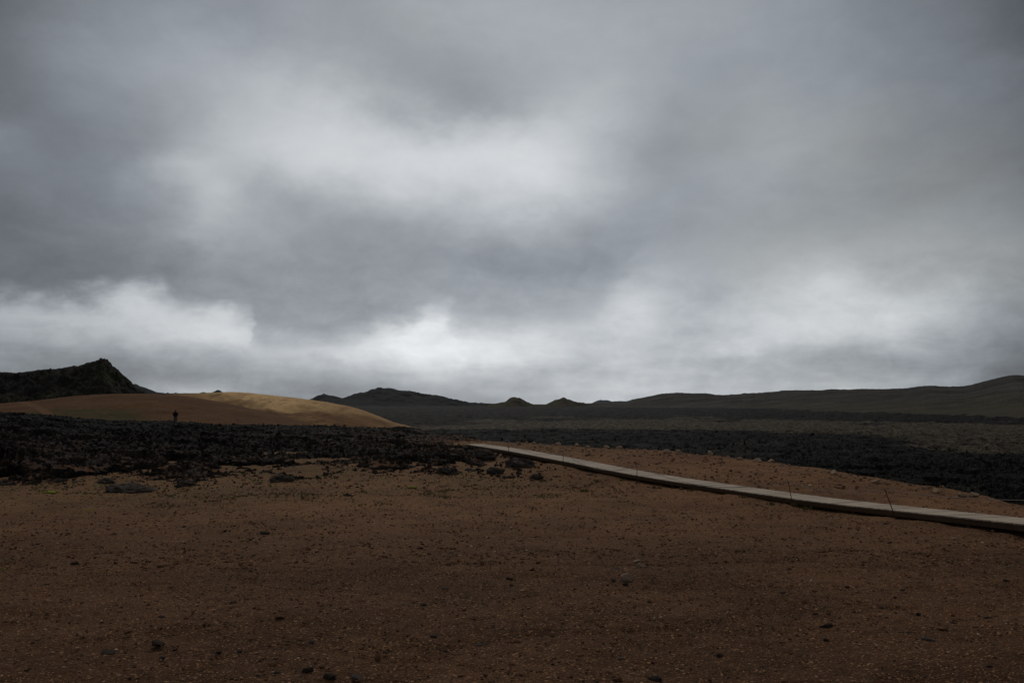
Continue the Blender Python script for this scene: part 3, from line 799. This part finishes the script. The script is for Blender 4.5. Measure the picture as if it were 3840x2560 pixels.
for i in range(44):                                         # boulders along the edge of the bank
    u = 1880 + 1960 * (i + rnd.uniform(-.4, .4)) / 43
    D = float(np.interp(u, [e[0] for e in EDGE], [e[1] for e in EDGE])) + rnd.uniform(-1.2, 0.2)
    w = rnd.choice([9, 12, 14, 18, 24, 30]) * (0.8 if u < 2300 else 1.0)
    me = PR['pale'][rnd.randrange(4)]; x = ray(u, 1700)[0] * D
    o = place('boulder', me, x, D, w * D / F / 2 * 1.2, rnd.uniform(0, 6), .3, tilt=rnd.uniform(-.2, .2))
    pl_ = [q[1] for q in PLACE if u < q[0]][0]; n = cnt.get(pl_, 0); cnt[pl_] = n + 1
    tag(o, 'tan boulder on bank edge %s, %s from left' % (pl_, ORD[n]), 'boulder', 'boulders along the edge of the bank')

# smooth humps of weathered lava at the foot of the flow
HUMP = [(470, 1835, 185, .22, 'broad low hump of grey brown lava at the foot of the flow'),
        (690, 1822, 66, .5, 'rounded brown lava knob right of the broad low hump'),
        (1050, 1800, 85, .40, 'weathered lava hump on the sand below the flow, left of centre'),
        (1680, 1772, 80, .5, 'brown lava knob where the flow meets the sand near the boardwalk end'),
        (1855, 1770, 66, .5, 'leaning grey lava block in front of the lava tongue'),
        (1950, 1745, 110, .45, 'rounded lava mass on the tongue beside the boardwalk'),
        (2012, 1792, 50, .5, 'last lava block at the tip of the lava tongue'),
        (1800, 1712, 120, .42, 'brown hump on top of the lava tongue below the boardwalk end'),
        (390, 1812, 60, .5, 'small lava lump behind the broad low hump'),
        (1300, 1860, 34, .5, 'lone dark lava stone on the sand right of the weathered hump')]
for i, (u, v, w, hz, lab) in enumerate(HUMP):
    p = ground_hit(u, v + w * 0.06); size = w * p[1] / F / 2
    V, Fc = ICO4; V = V.copy()
    V *= (1 + 0.28 * n3(V, 1.6, 700 + i) + 0.16 * n3(V, 3.7, 720 + i) + 0.10 * n3(V, 8.0, 740 + i))[:, None]
    V *= np.array((1, .8, hz * 1.3))
    me = raw_mesh('lava_hump', V, Fc, False); me.materials.append(M['pahoehoe'])
    o = link('lava_hump', me); o.location = (p[0], p[1] + size * 0.5, p[2] + 0.0); o.scale = (size,) * 3; o.rotation_euler = (0, 0, rnd.uniform(-.4, .4))
    tag(o, lab, 'lava rock')

# summit boulder and the small rocks on the skyline
SKY = [(379, 1348, 330, 15, 'dark boulder perched on the summit of the craggy hill', 1.0),
       (120, 1393, 346, 9, 'small rock standing on the left ridge of the craggy hill', .9),
       (2762, 1481, 1250, 8, 'dark rock on the olive skyline, leftmost of the skyline rocks', .6),
       (2915, 1471, 1230, 9, 'dark rock on the olive skyline, second from left', .5),
       (2995, 1467, 1215, 7, 'dark rock on the olive skyline, third from left', .4),
       (3258, 1464, 1170, 7, 'dark rock on the olive skyline, rightmost of four', .5)]
for i, (u, v, D, w, lab, hz) in enumerate(SKY):
    p = at(u, v, D); me = rock_mesh('summit_rock', 800 + i, (1, .9, .9 * hz), 6, .18, ICO3, M['darkstone'])
    o = link('summit_rock', me); o.location = p; o.scale = (w * D / F / 2,) * 3
    tag(o, lab, 'rock')

# ------------------------------------------------------------------ scatter (geometry nodes): gravel, clinker
def scatter(name, pts, rot, scl, shade, mat, seed, sub, lump, label, cat, squash=(1, .8, .45), nproto=5):
    me = bpy.data.meshes.new(name); n = len(pts)
    me.vertices.add(n); me.vertices.foreach_set('co', pts.reshape(-1).astype(np.float32))
    for nm, arr, ty in (('rot', rot, 'FLOAT_VECTOR'), ('scl', scl, 'FLOAT_VECTOR'), ('shade', shade, 'FLOAT')):
        a = me.attributes.new(nm, ty, 'POINT')
        a.data.foreach_set('vector' if ty == 'FLOAT_VECTOR' else 'value', arr.reshape(-1).astype(np.float32))
    a = me.attributes.new('pick', 'INT', 'POINT'); a.data.foreach_set('value', np.random.default_rng(seed).integers(0, nproto, n).astype(np.int32))
    o = link(name, me, mat); tag(o, label, cat, kind='stuff')
    g = bpy.data.node_groups.new(name, 'GeometryNodeTree')
    g.interface.new_socket('Geometry', in_out='INPUT', socket_type='NodeSocketGeometry')
    g.interface.new_socket('Geometry', in_out='OUTPUT', socket_type='NodeSocketGeometry')
    N, L = g.nodes, g.links
    gi = N.new('NodeGroupInput'); go = N.new('NodeGroupOutput')
    g2i = N.new('GeometryNodeGeometryToInstance')
    for k in range(nproto):
        ic = N.new('GeometryNodeMeshIcoSphere'); ic.inputs['Subdivisions'].default_value = sub; ic.inputs['Radius'].default_value = 1
        no = N.new('ShaderNodeTexNoise'); no.noise_dimensions = '4D'; no.inputs['W'].default_value = seed * 3.1 + k * 7.7
        no.inputs['Scale'].default_value = 1.1 + 0.15 * lump; no.inputs['Detail'].default_value = 3.0
        su = N.new('ShaderNodeVectorMath'); su.operation = 'SUBTRACT'; su.inputs[1].default_value = (.5, .5, .5)
        L.new(no.outputs['Color'], su.inputs[0])
        mu = N.new('ShaderNodeVectorMath'); mu.operation = 'SCALE'; mu.inputs['Scale'].default_value = lump
        L.new(su.outputs[0], mu.inputs[0])
        sp = N.new('GeometryNodeSetPosition'); L.new(ic.outputs[0], sp.inputs[0]); L.new(mu.outputs[0], sp.inputs['Offset'])
        tr = N.new('GeometryNodeTransform'); tr.inputs['Scale'].default_value = squash; L.new(sp.outputs[0], tr.inputs[0])
        sm = N.new('GeometryNodeSetMaterial'); sm.inputs['Material'].default_value = mat; L.new(tr.outputs[0], sm.inputs[0])
        L.new(sm.outputs[0], g2i.inputs[0])
    ip = N.new('GeometryNodeInstanceOnPoints'); ip.inputs['Pick Instance'].default_value = True
    L.new(gi.outputs[0], ip.inputs['Points']); L.new(g2i.outputs[0], ip.inputs['Instance'])
    def na(nm, ty):
        q = N.new('GeometryNodeInputNamedAttribute'); q.data_type = ty; q.inputs[0].default_value = nm; return q.outputs[0]
    L.new(na('pick', 'INT'), ip.inputs['Instance Index'])
    L.new(na('rot', 'FLOAT_VECTOR'), ip.inputs['Rotation']); L.new(na('scl', 'FLOAT_VECTOR'), ip.inputs['Scale'])
    L.new(ip.outputs[0], go.inputs[0])
    md = o.modifiers.new('scatter', 'NODES'); md.node_group = g
    return o


def gravel():
    rng = np.random.default_rng(11); P = []; S = []
    for n, d0, d1, s0, s1, pw in ((60000, 4.0, 13, .003, .017, 3.4), (44000, 11, 30, .006, .036, 3.6), (18000, 26, 58, .02, .09, 3.6), (500, 5, 30, .02, .05, 2.4)):
        d = np.sqrt(rng.uniform(d0 ** 2, d1 ** 2, n)) if d1 < 20 else rng.uniform(d0, d1, n)
        s = rng.uniform(-.70, .72, n); x = d * s
        size = s0 + (s1 - s0) * rng.uniform(0, 1, n) ** pw
        sd = soil_sd(x, d)
        clump = fbm(x, d, 1.6, 3, 77) + rng.uniform(-.9, .9, n)
        m = (sd < 0.5) & (clump > -0.25); P.append(np.stack([x[m], d[m]], 1)); S.append(size[m])
    P = np.concatenate(P); S = np.concatenate(S); n = len(P)
    z = ground_detail_z(P[:, 0], P[:, 1]) + S * 0.12
    scl = S[:, None] * rng.uniform(.7, 1.15, (n, 3))
    rot = np.stack([rng.normal(0, .25, n), rng.normal(0, .25, n), rng.uniform(0, 6.28, n)], 1)
    scatter('gravel', np.column_stack([P, z]), rot, scl, rng.uniform(0, 1, n), M['pebble'], 3, 2, 1.25,
            'loose mixed pebbles strewn over the brown ground', 'gravel')


def clinker():
    rng = np.random.default_rng(12); P = []; S = []
    for n, d0, d1, s0, s1 in ((40000, 25, 48, .02, .10), (14000, 45, 95, .03, .14), (2600, 90, 165, .05, .22)):
        d = rng.uniform(d0, d1, n); s = rng.uniform(-.72, .72, n); x = d * s
        size = s0 + (s1 - s0) * rng.uniform(0, 1, n) ** 3.2
        sd = soil_sd(x, d)
        # blocks also roll out a little way on to the soil of the left side
        m = (sd > 0.3) | ((sd > -3.2) & (rng.uniform(0, 1, n) < 0.40 * np.exp(sd / 1.1)) & (s < 0.06))
        m &= (moss_mask(x, d) < rng.uniform(0.05, 1.05, n))
        P.append(np.stack([x[m], d[m]], 1)); S.append(size[m])
    P = np.concatenate(P); S = np.concatenate(S); n = len(P); sd = soil_sd(P[:, 0], P[:, 1])
    z = np.maximum(lava_z(P[:, 0], P[:, 1], sd), np.where((P[:, 0] < .06 * P[:, 1]) & (sd < 0.8) & (P[:, 1] < 50), ground_detail_z(P[:, 0], P[:, 1]), -99)) + S * .02
    S = np.where(sd < 0.3, S * .55, S)
    scl = S[:, None] * rng.uniform(.65, 1.2, (n, 3))
    rot = rng.uniform(0, 6.28, (n, 3))
    scatter('lava_clinker', np.column_stack([P, z]), rot, scl, np.clip(smooth(9, -1, sd) * (P[:, 0] < .1 * P[:, 1]) * rng.uniform(.3, 1.1, n), 0, 1), M['clinker'], 8, 3, 2.1,
            'jagged black clinker blocks heaped over the lava flow', 'lava rubble', (1, .85, .75))


gravel()
clinker()

# ------------------------------------------------------------------ boardwalk
BW = [(-2.75, 47.2, -.86), (-2.35, 45.8, -.83), (-.25, 38.6, -.70), (2.05, 33.0, -.77), (4.55, 28.2, -.94), (7.75, 22.2, -.985), (9.05, 19.0, -.87), (9.75, 15.2, -.62), (9.7, 11.5, -.36), (9.0, 8.0, -.08)]


def catmull(pts, n=60):
    P = np.array(pts, float); P = np.vstack([2 * P[0] - P[1], P, 2 * P[-1] - P[-2]]); out = []
    for i in range(1, len(P) - 2):
        t = np.linspace(0, 1, n, endpoint=False)[:, None]
        a, b, c, d = P[i - 1], P[i], P[i + 1], P[i + 2]
        out.append(0.5 * ((2 * b) + (c - a) * t + (2 * a - 5 * b + 4 * c - d) * t ** 2 + (3 * b - a - 3 * c + d) * t ** 3))
    out.append(P[-2][None]); return np.vstack(out)


def box_mesh(name, lx, ly, lz, bev=0.004, mat=None):
    bm = bmesh.new(); bmesh.ops.create_cube(bm, size=1); bmesh.ops.scale(bm, vec=(lx, ly, lz), verts=bm.verts)
    if bev: bmesh.ops.bevel(bm, geom=bm.edges[:], offset=bev, segments=1, affect='EDGES')
    me = bpy.data.meshes.new(name); bm.to_mesh(me); bm.free()
    if mat: me.materials.append(mat)
    return me


def boardwalk():
    W = 1.05
    C = catmull([(q[0], q[1], q[2] - .03) for q in BW])                                        # the edge nearer to the camera
    L = np.concatenate([[0], np.cumsum(np.linalg.norm(np.diff(C, axis=0), axis=1))])
    f = lambda s: np.array([np.interp(s, L, C[:, k]) for k in range(3)])
    root = bpy.data.objects.new('boardwalk', None); COL.objects.link(root)
    tag(root, 'long weathered plank boardwalk curving across the brown ground to the right edge', 'boardwalk')
    pl = [box_mesh('plank', W, 0.090, 0.032, 0.004, M['plank']) for _ in range(3)]
    s = L[-1]; k = 0; far = []
    r = random.Random(3)
    while s > 0.2:
        s -= 0.1005; p = f(s); q = f(max(s - .3, 0)); d = (q - p); d /= np.linalg.norm(d)
        nrm = np.array((d[1], -d[0], 0)); nrm /= np.linalg.norm(nrm)          # away from the camera
        if nrm[0] < 0: nrm = -nrm
        c = p + nrm * (W / 2) + np.array((0, 0, r.uniform(-.003, .003)))
        yaw = math.atan2(nrm[1], nrm[0]) + r.uniform(-.006, .006); pitch = math.asin(d[2])
        jit = r.uniform(-.012, .012)
        if k < 300:
            o = bpy.data.objects.new('plank', pl[k % 3]); COL.objects.link(o); o.parent = root
            o.location = c + nrm * jit; o.rotation_euler = (pitch if True else 0, 0, yaw)
        else: far.append((c + nrm * jit, yaw, pitch))
        k += 1
    bm = bmesh.new()
    import mathutils
    for c, yaw, pit in far:
        m = mathutils.Matrix.Translation(c) @ mathutils.Euler((pit, 0, yaw)).to_matrix().to_4x4() @ mathutils.Matrix.Diagonal((W, .093, .032, 1))
        bmesh.ops.create_cube(bm, size=1, matrix=m)
    me = bpy.data.meshes.new('far_planks'); bm.to_mesh(me); bm.free()
    o = link('far_planks', me, M['plank'], root); o['kind'] = 'stuff'
    # bearers along both edges, in lengths of about 3.6 m, and sleepers under them
    for off in (0.03, W - 0.03):
        a = 0.0
        while a < L[-1] - 0.5:
            b = min(a + 3.6, L[-1]); ss = np.linspace(a + .004, b - .004, 10); V = []; Fc = []
            for i, q in enumerate(ss):
                p = f(q); t = f(min(q + .2, L[-1])) - f(max(q - .2, 0)); t /= np.linalg.norm(t)
                nn = np.array((-t[1], t[0], 0)); nn /= np.linalg.norm(nn)
                if nn[0] < 0: nn = -nn
                base = p + nn * off
                for (e, h) in ((-.024, -.019), (.024, -.019), (.024, -.125), (-.024, -.125)): V.append(base + nn * e + np.array((0, 0, h)))
                if i:
                    j = 4 * i
                    for m in range(4): Fc.append((j - 4 + m, j - 4 + (m + 1) % 4, j + (m + 1) % 4, j + m))
            Fc += [(3, 2, 1, 0), (len(V) - 4, len(V) - 3, len(V) - 2, len(V) - 1)]
            link('bearer', raw_mesh('bearer', V, Fc), M['beam'], root); a = b
    sl = box_mesh('sleeper', W - .12, .12, .16, .006, M['beam'])
    q = 0.4
    while q < L[-1]:
        p = f(q); t = f(min(q + .2, L[-1])) - f(max(q - .2, 0)); nn = np.array((-t[1], t[0], 0)); nn /= np.linalg.norm(nn)
        if nn[0] < 0: nn = -nn
        o = bpy.data.objects.new('sleeper', sl); COL.objects.link(o); o.parent = root
        o.location = p + nn * (W / 2) + np.array((0, 0, -.209)); o.rotation_euler = (0, 0, math.atan2(nn[1], nn[0])); q += 1.8


boardwalk()


# ------------------------------------------------------------------ rope posts and ropes
def tube(pts, rad, n=6):
    V = []; Fc = []; P = [np.array(p, float) for p in pts]
    for i, p in enumerate(P):
        t = P[min(i + 1, len(P) - 1)] - P[max(i - 1, 0)]; t /= np.linalg.norm(t)
        a = np.cross(t, (0, 0, 1) if abs(t[2]) < .9 else (1, 0, 0)); a /= np.linalg.norm(a); b = np.cross(t, a)
        rr = rad[i] if isinstance(rad, (list, tuple)) else rad
        for k in range(n):
            w = 2 * math.pi * k / n; V.append(p + (a * math.cos(w) + b * math.sin(w)) * rr)
        if i:
            for k in range(n): Fc.append(((i - 1) * n + k, (i - 1) * n + (k + 1) % n, i * n + (k + 1) % n, i * n + k))
    Fc += [tuple(range(n))[::-1], tuple(range((len(P) - 1) * n, len(P) * n))]
    return V, Fc


def post(top, base, label, group, rad=.011):
    top = np.array(top, float); base = np.array(base, float)
    root = bpy.data.objects.new('rope_post', None); COL.objects.link(root); root.location = base
    tag(root, label, 'post', group)
    ax = top - base; V, Fc = tube([ax * -.15, ax * .5, ax], rad, 8)
    link('shaft', raw_mesh('shaft', V, Fc, True), M['rust'], root)
    e = ax / np.linalg.norm(ax)                            # eye for the rope
    ring = [ax + e * .018 + np.array((math.cos(w), 0, 0)) * .020 + e * math.sin(w) * .020 for w in np.linspace(0, 2 * math.pi, 13)]
    V, Fc = tube(ring, .005, 5); link('eyelet', raw_mesh('eyelet', V, Fc, True), M['rust'], root)
    return top + e * .018


def rope(a, b, sag, label, group, rad=.007, n=24):
    a = np.array(a); b = np.array(b); pts = []
    for t in np.linspace(0, 1, n): pts.append(a + (b - a) * t - np.array((0, 0, sag * 4 * t * (1 - t))))
    V, Fc = tube(pts, rad, 6); o = link('rope', raw_mesh('rope', V, Fc, True), M['rope']); tag(o, label, 'rope', group)


BP = [((1903, 1650), (1910, 1703), 38.0, 'thin rusty post beside the boardwalk farthest from the camera'),
      ((2112, 1694), (2112, 1733), 32.3, 'thin rusty post beside the boardwalk, second from the far end'),
      ((2389, 1746), (2388, 1801), 27.7, 'thin rusty post at the middle of the boardwalk bend'),
      ((2956, 1806), (2975, 1893), 21.6, 'slightly leaning rusty post, second nearest along the boardwalk'),
      ((3320, 1837), (3362, 1938), 18.5, 'strongly leaning rusty post nearest to the camera')]
tops = []
for (tu, tv), (bu, bv), D, lab in BP:
    b = at(bu, bv, D); g = float(ground_z(np.array(b[0]), np.array(D))); b[2] = min(b[2], g) if abs(b[2] - g) < .3 else g
    tops.append(post(at(tu, tv, D), b, lab, 'rope posts along the boardwalk'))
e0 = at(1815, 1668, 45.0); e1 = np.array((9.6, 13.5, .05))
chain = [e0] + tops + [e1]
sags = [.05, .35, .42, .40, .16, .10]
nm = ['rope hanging from the farthest boardwalk post down to the lava tongue', 'slack rope between the two farthest boardwalk posts', 'slack rope drooping below the deck edge at the boardwalk bend',
      'slack rope from the middle post to the second nearest post', 'rope between the two nearest leaning posts', 'rope running from the nearest leaning post out of frame right']
for a, b, s_, l_ in zip(chain[:-1], chain[1:], sags, nm): rope(a, b, s_, l_, 'ropes along the boardwalk')
post(e1, (e1[0] + .02, e1[1], float(ground_z(np.array(e1[0]), np.array(e1[1])))), 'rusty post outside the frame at the right', 'rope posts along the boardwalk')

HP = [((380, 1547), 104, 'post on the brown slope far left of the person'), ((602, 1556), 103, 'post on the brown slope just left of the person'),
      ((743, 1561), 103, 'post on the brown slope right of the person'), ((890, 1563), 102, 'post at the far right of the slope rope'), ((965, 1592), 92, 'low post behind the lava crest right of the slope rope')]
ht = []
for (u, v), D, lab in HP:
    t = at(u, v, D); ht.append(post(t, t - np.array((0, 0, .95)), lab, 'rope posts on the brown slope', .014))
for i, (a, b, s_) in enumerate(zip(ht[:-1], ht[1:], (.75, .30, .08, .12))):
    rope(a, b, s_, ['long slack rope on the brown slope left of the person', 'rope drooping in front of the person', 'rope right of the person across the brown slope', 'rope falling from the slope behind the lava crest'][i], 'ropes on the brown slope', .017)


# ------------------------------------------------------------------ the hooded person on the slope
def skin_mesh(name, verts, edges, radii, root=0, sub=2):
    me = bpy.data.meshes.new(name); me.from_pydata(verts, edges, [])
    o = bpy.data.objects.new(name, me); COL.objects.link(o)
    o.modifiers.new('skin', 'SKIN'); me.skin_vertices.new() if not me.skin_vertices else None
    for i, r in enumerate(radii):
        sv = me.skin_vertices[0].data[i]; sv.radius = r if isinstance(r, tuple) else (r, r); sv.use_root = (i == root)
    ss = o.modifiers.new('sub', 'SUBSURF'); ss.levels = ss.render_levels = sub
    dg = bpy.context.evaluated_depsgraph_get(); new = bpy.data.meshes.new_from_object(o.evaluated_get(dg))
    bpy.data.objects.remove(o); bpy.data.meshes.remove(me)
    new.name = name; new.polygons.foreach_set('use_smooth', np.ones(len(new.polygons), dtype=bool))
    return new


def person():
    D = 104.5; foot = at(657, 1587, D)
    root = bpy.data.objects.new('person', None); COL.objects.link(root); root.location = foot; root.rotation_euler = (0, 0, math.radians(6))
    tag(root, 'person seen from behind in a black hooded jacket and grey trousers standing on the slope', 'person')
    # z up, facing +Y (away from the camera); metres
    V = [(0, 0, .94), (0, -.01, 1.12), (0, -.02, 1.32), (0, -.01, 1.45), (0, .01, 1.53), (0, .02, 1.62), (0, .025, 1.70),
         (.10, 0, .88), (.105, .01, .48), (.11, -.02, .10), (.12, .10, .04),
         (-.10, 0, .88), (-.105, .015, .48), (-.11, -.01, .10), (-.12, .11, .04),
         (.19, -.01, 1.41), (.265, -.03, 1.14), (.20, .10, .97), (-.19, -.01, 1.41), (-.265, -.03, 1.14), (-.20, .10, .97)]
    E = [(0, 1), (1, 2), (2, 3), (3, 4), (4, 5), (5, 6), (0, 7), (7, 8), (8, 9), (9, 10), (0, 11), (11, 12), (12, 13), (13, 14),
         (2, 15), (15, 16), (16, 17), (2, 18), (18, 19), (19, 20)]
    Rr = [(.15, .11), (.14, .10), (.16, .11), (.07, .07), (.055, .055), (.085, .10), (.06, .075), .085, .06, .045, .04, .085, .06, .045, .04,
          .06, .045, .035, .06, .045, .035]
    body = skin_mesh('body', V, E, Rr)
    bo = link('body', body, M['skin'], root)
    # fingers: five short chains rooted in each palm
    for sx in (1, -1):
        W0 = np.array((.20 * sx, .10, .97))
        for k, (ln, off) in enumerate(((.05, -.034), (.075, -.012), (.08, .004), (.075, .020), (.06, .036))):
            a = W0 + np.array((-.005 * sx, .02, off)); b = a + np.array((-.025 * sx, ln * .6, -.01)); c = b + np.array((-.03 * sx, ln * .35, -.02))
            Vv, Ff = tube([a - np.array((0, .02, 0)), a, b, c], [.010, .010, .009, .006], 6)
            link('finger', raw_mesh('finger', Vv, Ff, True), M['skin'], bo)
    nose, nf = tube([(0, .10, 1.64), (0, .135, 1.615), (0, .115, 1.60)], [.01, .016, .012], 6)
    link('nose', raw_mesh('nose', nose, nf, True), M['skin'], bo)
    # clothing
    jk = skin_mesh('jacket', [(0, 0, .84), (0, -.01, 1.02), (0, -.02, 1.22), (0, -.02, 1.38), (0, -.01, 1.48), (.20, -.01, 1.41), (.285, -.035, 1.15), (.205, .10, .98), (-.20, -.01, 1.41), (-.285, -.035, 1.15), (-.205, .10, .98)],
                   [(0, 1), (1, 2), (2, 3), (3, 4), (3, 5), (5, 6), (6, 7), (3, 8), (8, 9), (9, 10)],
                   [(.215, .16), (.205, .15), (.215, .155), (.20, .14), (.10, .10), .095, .085, .065, .095, .085, .065])
    j = link('jacket', jk, M['jacket'], root)
    hd = skin_mesh('hood', [(0, -.015, 1.44), (0, -.015, 1.54), (0, 0, 1.64), (0, .005, 1.735)], [(0, 1), (1, 2), (2, 3)], [(.125, .11), (.12, .125), (.118, .135), (.062, .085)])
    link('hood', hd, M['jacket'], j)
    hem, hf = tube([(0.225 * math.cos(w), .165 * math.sin(w), .80) for w in np.linspace(0, 2 * math.pi, 25)], .02, 6)
    link('hem', raw_mesh('hem', hem, hf, True), M['jacket'], j)
    pt, pf = tube([(.075, -.17, 1.485), (.14, -.165, 1.475), (.21, -.14, 1.45)], [.03, .042, .03], 8)
    q = link('shoulder_patch', raw_mesh('shoulder_patch', pt, pf, True), M['red'], j); q['label'] = 'orange red patch on the right shoulder'
    tr = skin_mesh('trousers', [(0, 0, .90), (.10, 0, .82), (.108, .01, .48), (.112, -.015, .12), (-.10, 0, .82), (-.108, .012, .48), (-.112, -.01, .12)],
                   [(0, 1), (1, 2), (2, 3), (0, 4), (4, 5), (5, 6)], [(.18, .13), .11, .088, .08, .11, .088, .08])
    link('trousers', tr, M['trouser'], root)
    for sx in (1, -1):
        b = skin_mesh('boot', [(.112 * sx, -.03, .14), (.115 * sx, -.03, .05), (.125 * sx, .07, .045), (.13 * sx, .16, .04)], [(0, 1), (1, 2), (2, 3)], [.06, .06, .055, .045], sub=1)
        link('boot', b, M['boot'], root)


person()

# ------------------------------------------------------------------ plants
def grass():
    rng = np.random.default_rng(5); V = []; Fc = []; SH = []
    def tuft(x, y, z, h, n, sh):
        for k in range(n):
            a = rng.uniform(0, 6.28); r = rng.uniform(0, h * .7); bx = x + math.cos(a) * r; by = y + math.sin(a) * r
            hh = h * rng.uniform(.5, 1.15); a2 = rng.uniform(0, 6.28); w = h * .05 + .004
            lx = math.cos(a) * hh * .45 * rng.uniform(.2, 1.4); ly = math.sin(a) * hh * .45 * rng.uniform(.2, 1.4)
            dx, dy = math.cos(a2) * w, math.sin(a2) * w; i = len(V)
            V.extend([(bx - dx, by - dy, z - .01), (bx + dx, by + dy, z - .01), (bx + lx * .4 + dx * .6, by + ly * .4 + dy * .6, z + hh * .65), (bx + lx * .4 - dx * .6, by + ly * .4 - dy * .6, z + hh * .65), (bx + lx, by + ly, z + hh)])
            Fc.extend([(i, i + 1, i + 2, i + 3), (i + 3, i + 2, i + 4)]); s_ = min(1, max(0, sh + rng.uniform(-.25, .25))); SH.extend([s_] * 5)
    # low patches along the foot of the lava
    cnt = 0
    while cnt < 95:
        u = rng.uniform(-20, 2380); v = rng.normal(1843, 27) - 10 * (u < 300) - 14 * (u > 1950)
        if v < 1778 or v > 1935: continue
        p = ground_hit(u, v)
        if soil_sd(p[:1], p[1:2])[0] > 0.2: continue
        cnt += 1; wd = rng.uniform(.12, .55); base_sh = rng.choice([.15, .45, .75, .9])
        for k in range(int(rng.integers(6, 26))):
            x = p[0] + rng.normal(0, wd); y = p[1] + rng.normal(0, wd * .8)
            tuft(x, y, float(ground_detail_z(x, y)), rng.uniform(.018, .055), int(rng.integers(8, 16)), base_sh)
    for u, v in ((2195, 1842), (2240, 1800), (2040, 1800), (2450, 1825), (2900, 1893), (2970, 1893), (3165, 1912), (3180, 1914), (3190, 1910), (2340, 1795), (2490, 1813), (2600, 1836), (2780, 1868), (2080, 1735), (3030, 1905)):
        p = ground_hit(u, v + 4)
        for k in range(5): tuft(p[0] + rng.normal(0, .08), p[1] + rng.normal(0, .05), float(ground_detail_z(p[0], p[1])), rng.uniform(.05, .10), 12, .4)
    me = raw_mesh('grass', V, Fc); a = me.attributes.new('shade', 'FLOAT', 'POINT'); a.data.foreach_set('value', np.array(SH, np.float32))
    o = link('grass', me, M['grass']); tag(o, 'sparse dry green grass tufts along the foot of the lava', 'grass', kind='stuff')


grass()


def moss_patch(u, v, w, label, D=None, z=None, n=9, flat=.35):
    p = ground_hit(u, v) if D is None else np.array(at(u, v, D)); rng = np.random.default_rng(int(u))
    size = w * p[1] / F / 2; Vs = []; Fs = []
    for k in range(n):
        c = np.array((rng.uniform(-1, 1), rng.uniform(-.8, .8), 0)) * size; r = size * rng.uniform(.18, .42)
        V, Fc = ICO2; V = V * (1 + .25 * n3(V, 2, k))[:, None] * np.array((r, r, r * flat)) + c
        i = sum(len(q) for q in Vs); Vs.append(V); Fs += [[a + i for a in f] for f in Fc]
    o = link('moss_patch', raw_mesh('moss_patch', np.vstack(Vs), Fs, True), M['moss'])
    zz = p[2]
    if D is not None: zz = float(lava_z(np.array([p[0]]), np.array([p[1]]))[0]) + .05
    o.location = (p[0], p[1], zz); tag(o, label, 'moss')


moss_patch(653, 1750, 34, 'bright yellow green moss patch on the black lava at left', D=36, flat=.6)
moss_patch(200, 1845, 60, 'yellow green moss patch on the sand at far left')
moss_patch(280, 1858, 50, 'olive moss patch right of the far left yellow one')
moss_patch(330, 1912, 34, 'thin yellow moss strip on the left gravel')
moss_patch(2110, 1822, 30, 'small moss patch on the sand right of the lava tongue')
moss_patch(1030, 2410, 14, 'tiny green plant low in the left foreground', n=6)
moss_patch(20, 2133, 26, 'dark green sprig at the left edge of the gravel', n=6)
moss_patch(1330, 1858, 26, 'green cushion on the sand in front of the lava, left of centre')
moss_patch(1545, 1826, 34, 'olive cushion on the sand below the lava tongue')

# ------------------------------------------------------------------ thin haze over the whole view
hb = box_mesh('haze', 20000, 19000, 210, 0)
hz = link('haze', hb); hz.location = (0, 200, 33); tag(hz, 'thin grey haze over the whole lava plain', 'haze', kind='stuff')
hm = bpy.data.materials.new('thin_haze'); hm.use_nodes = True; ht_ = NT(hm.node_tree); ht_.n.clear()
pv = ht_.n.new('ShaderNodeVolumePrincipled'); pv.inputs['Color'].default_value = (.80, .88, 1, 1); pv.inputs['Density'].default_value = 0.000004
oo = ht_.n.new('ShaderNodeOutputMaterial'); ht_.l.new(pv.outputs[0], oo.inputs['Volume']); hb.materials.append(hm)
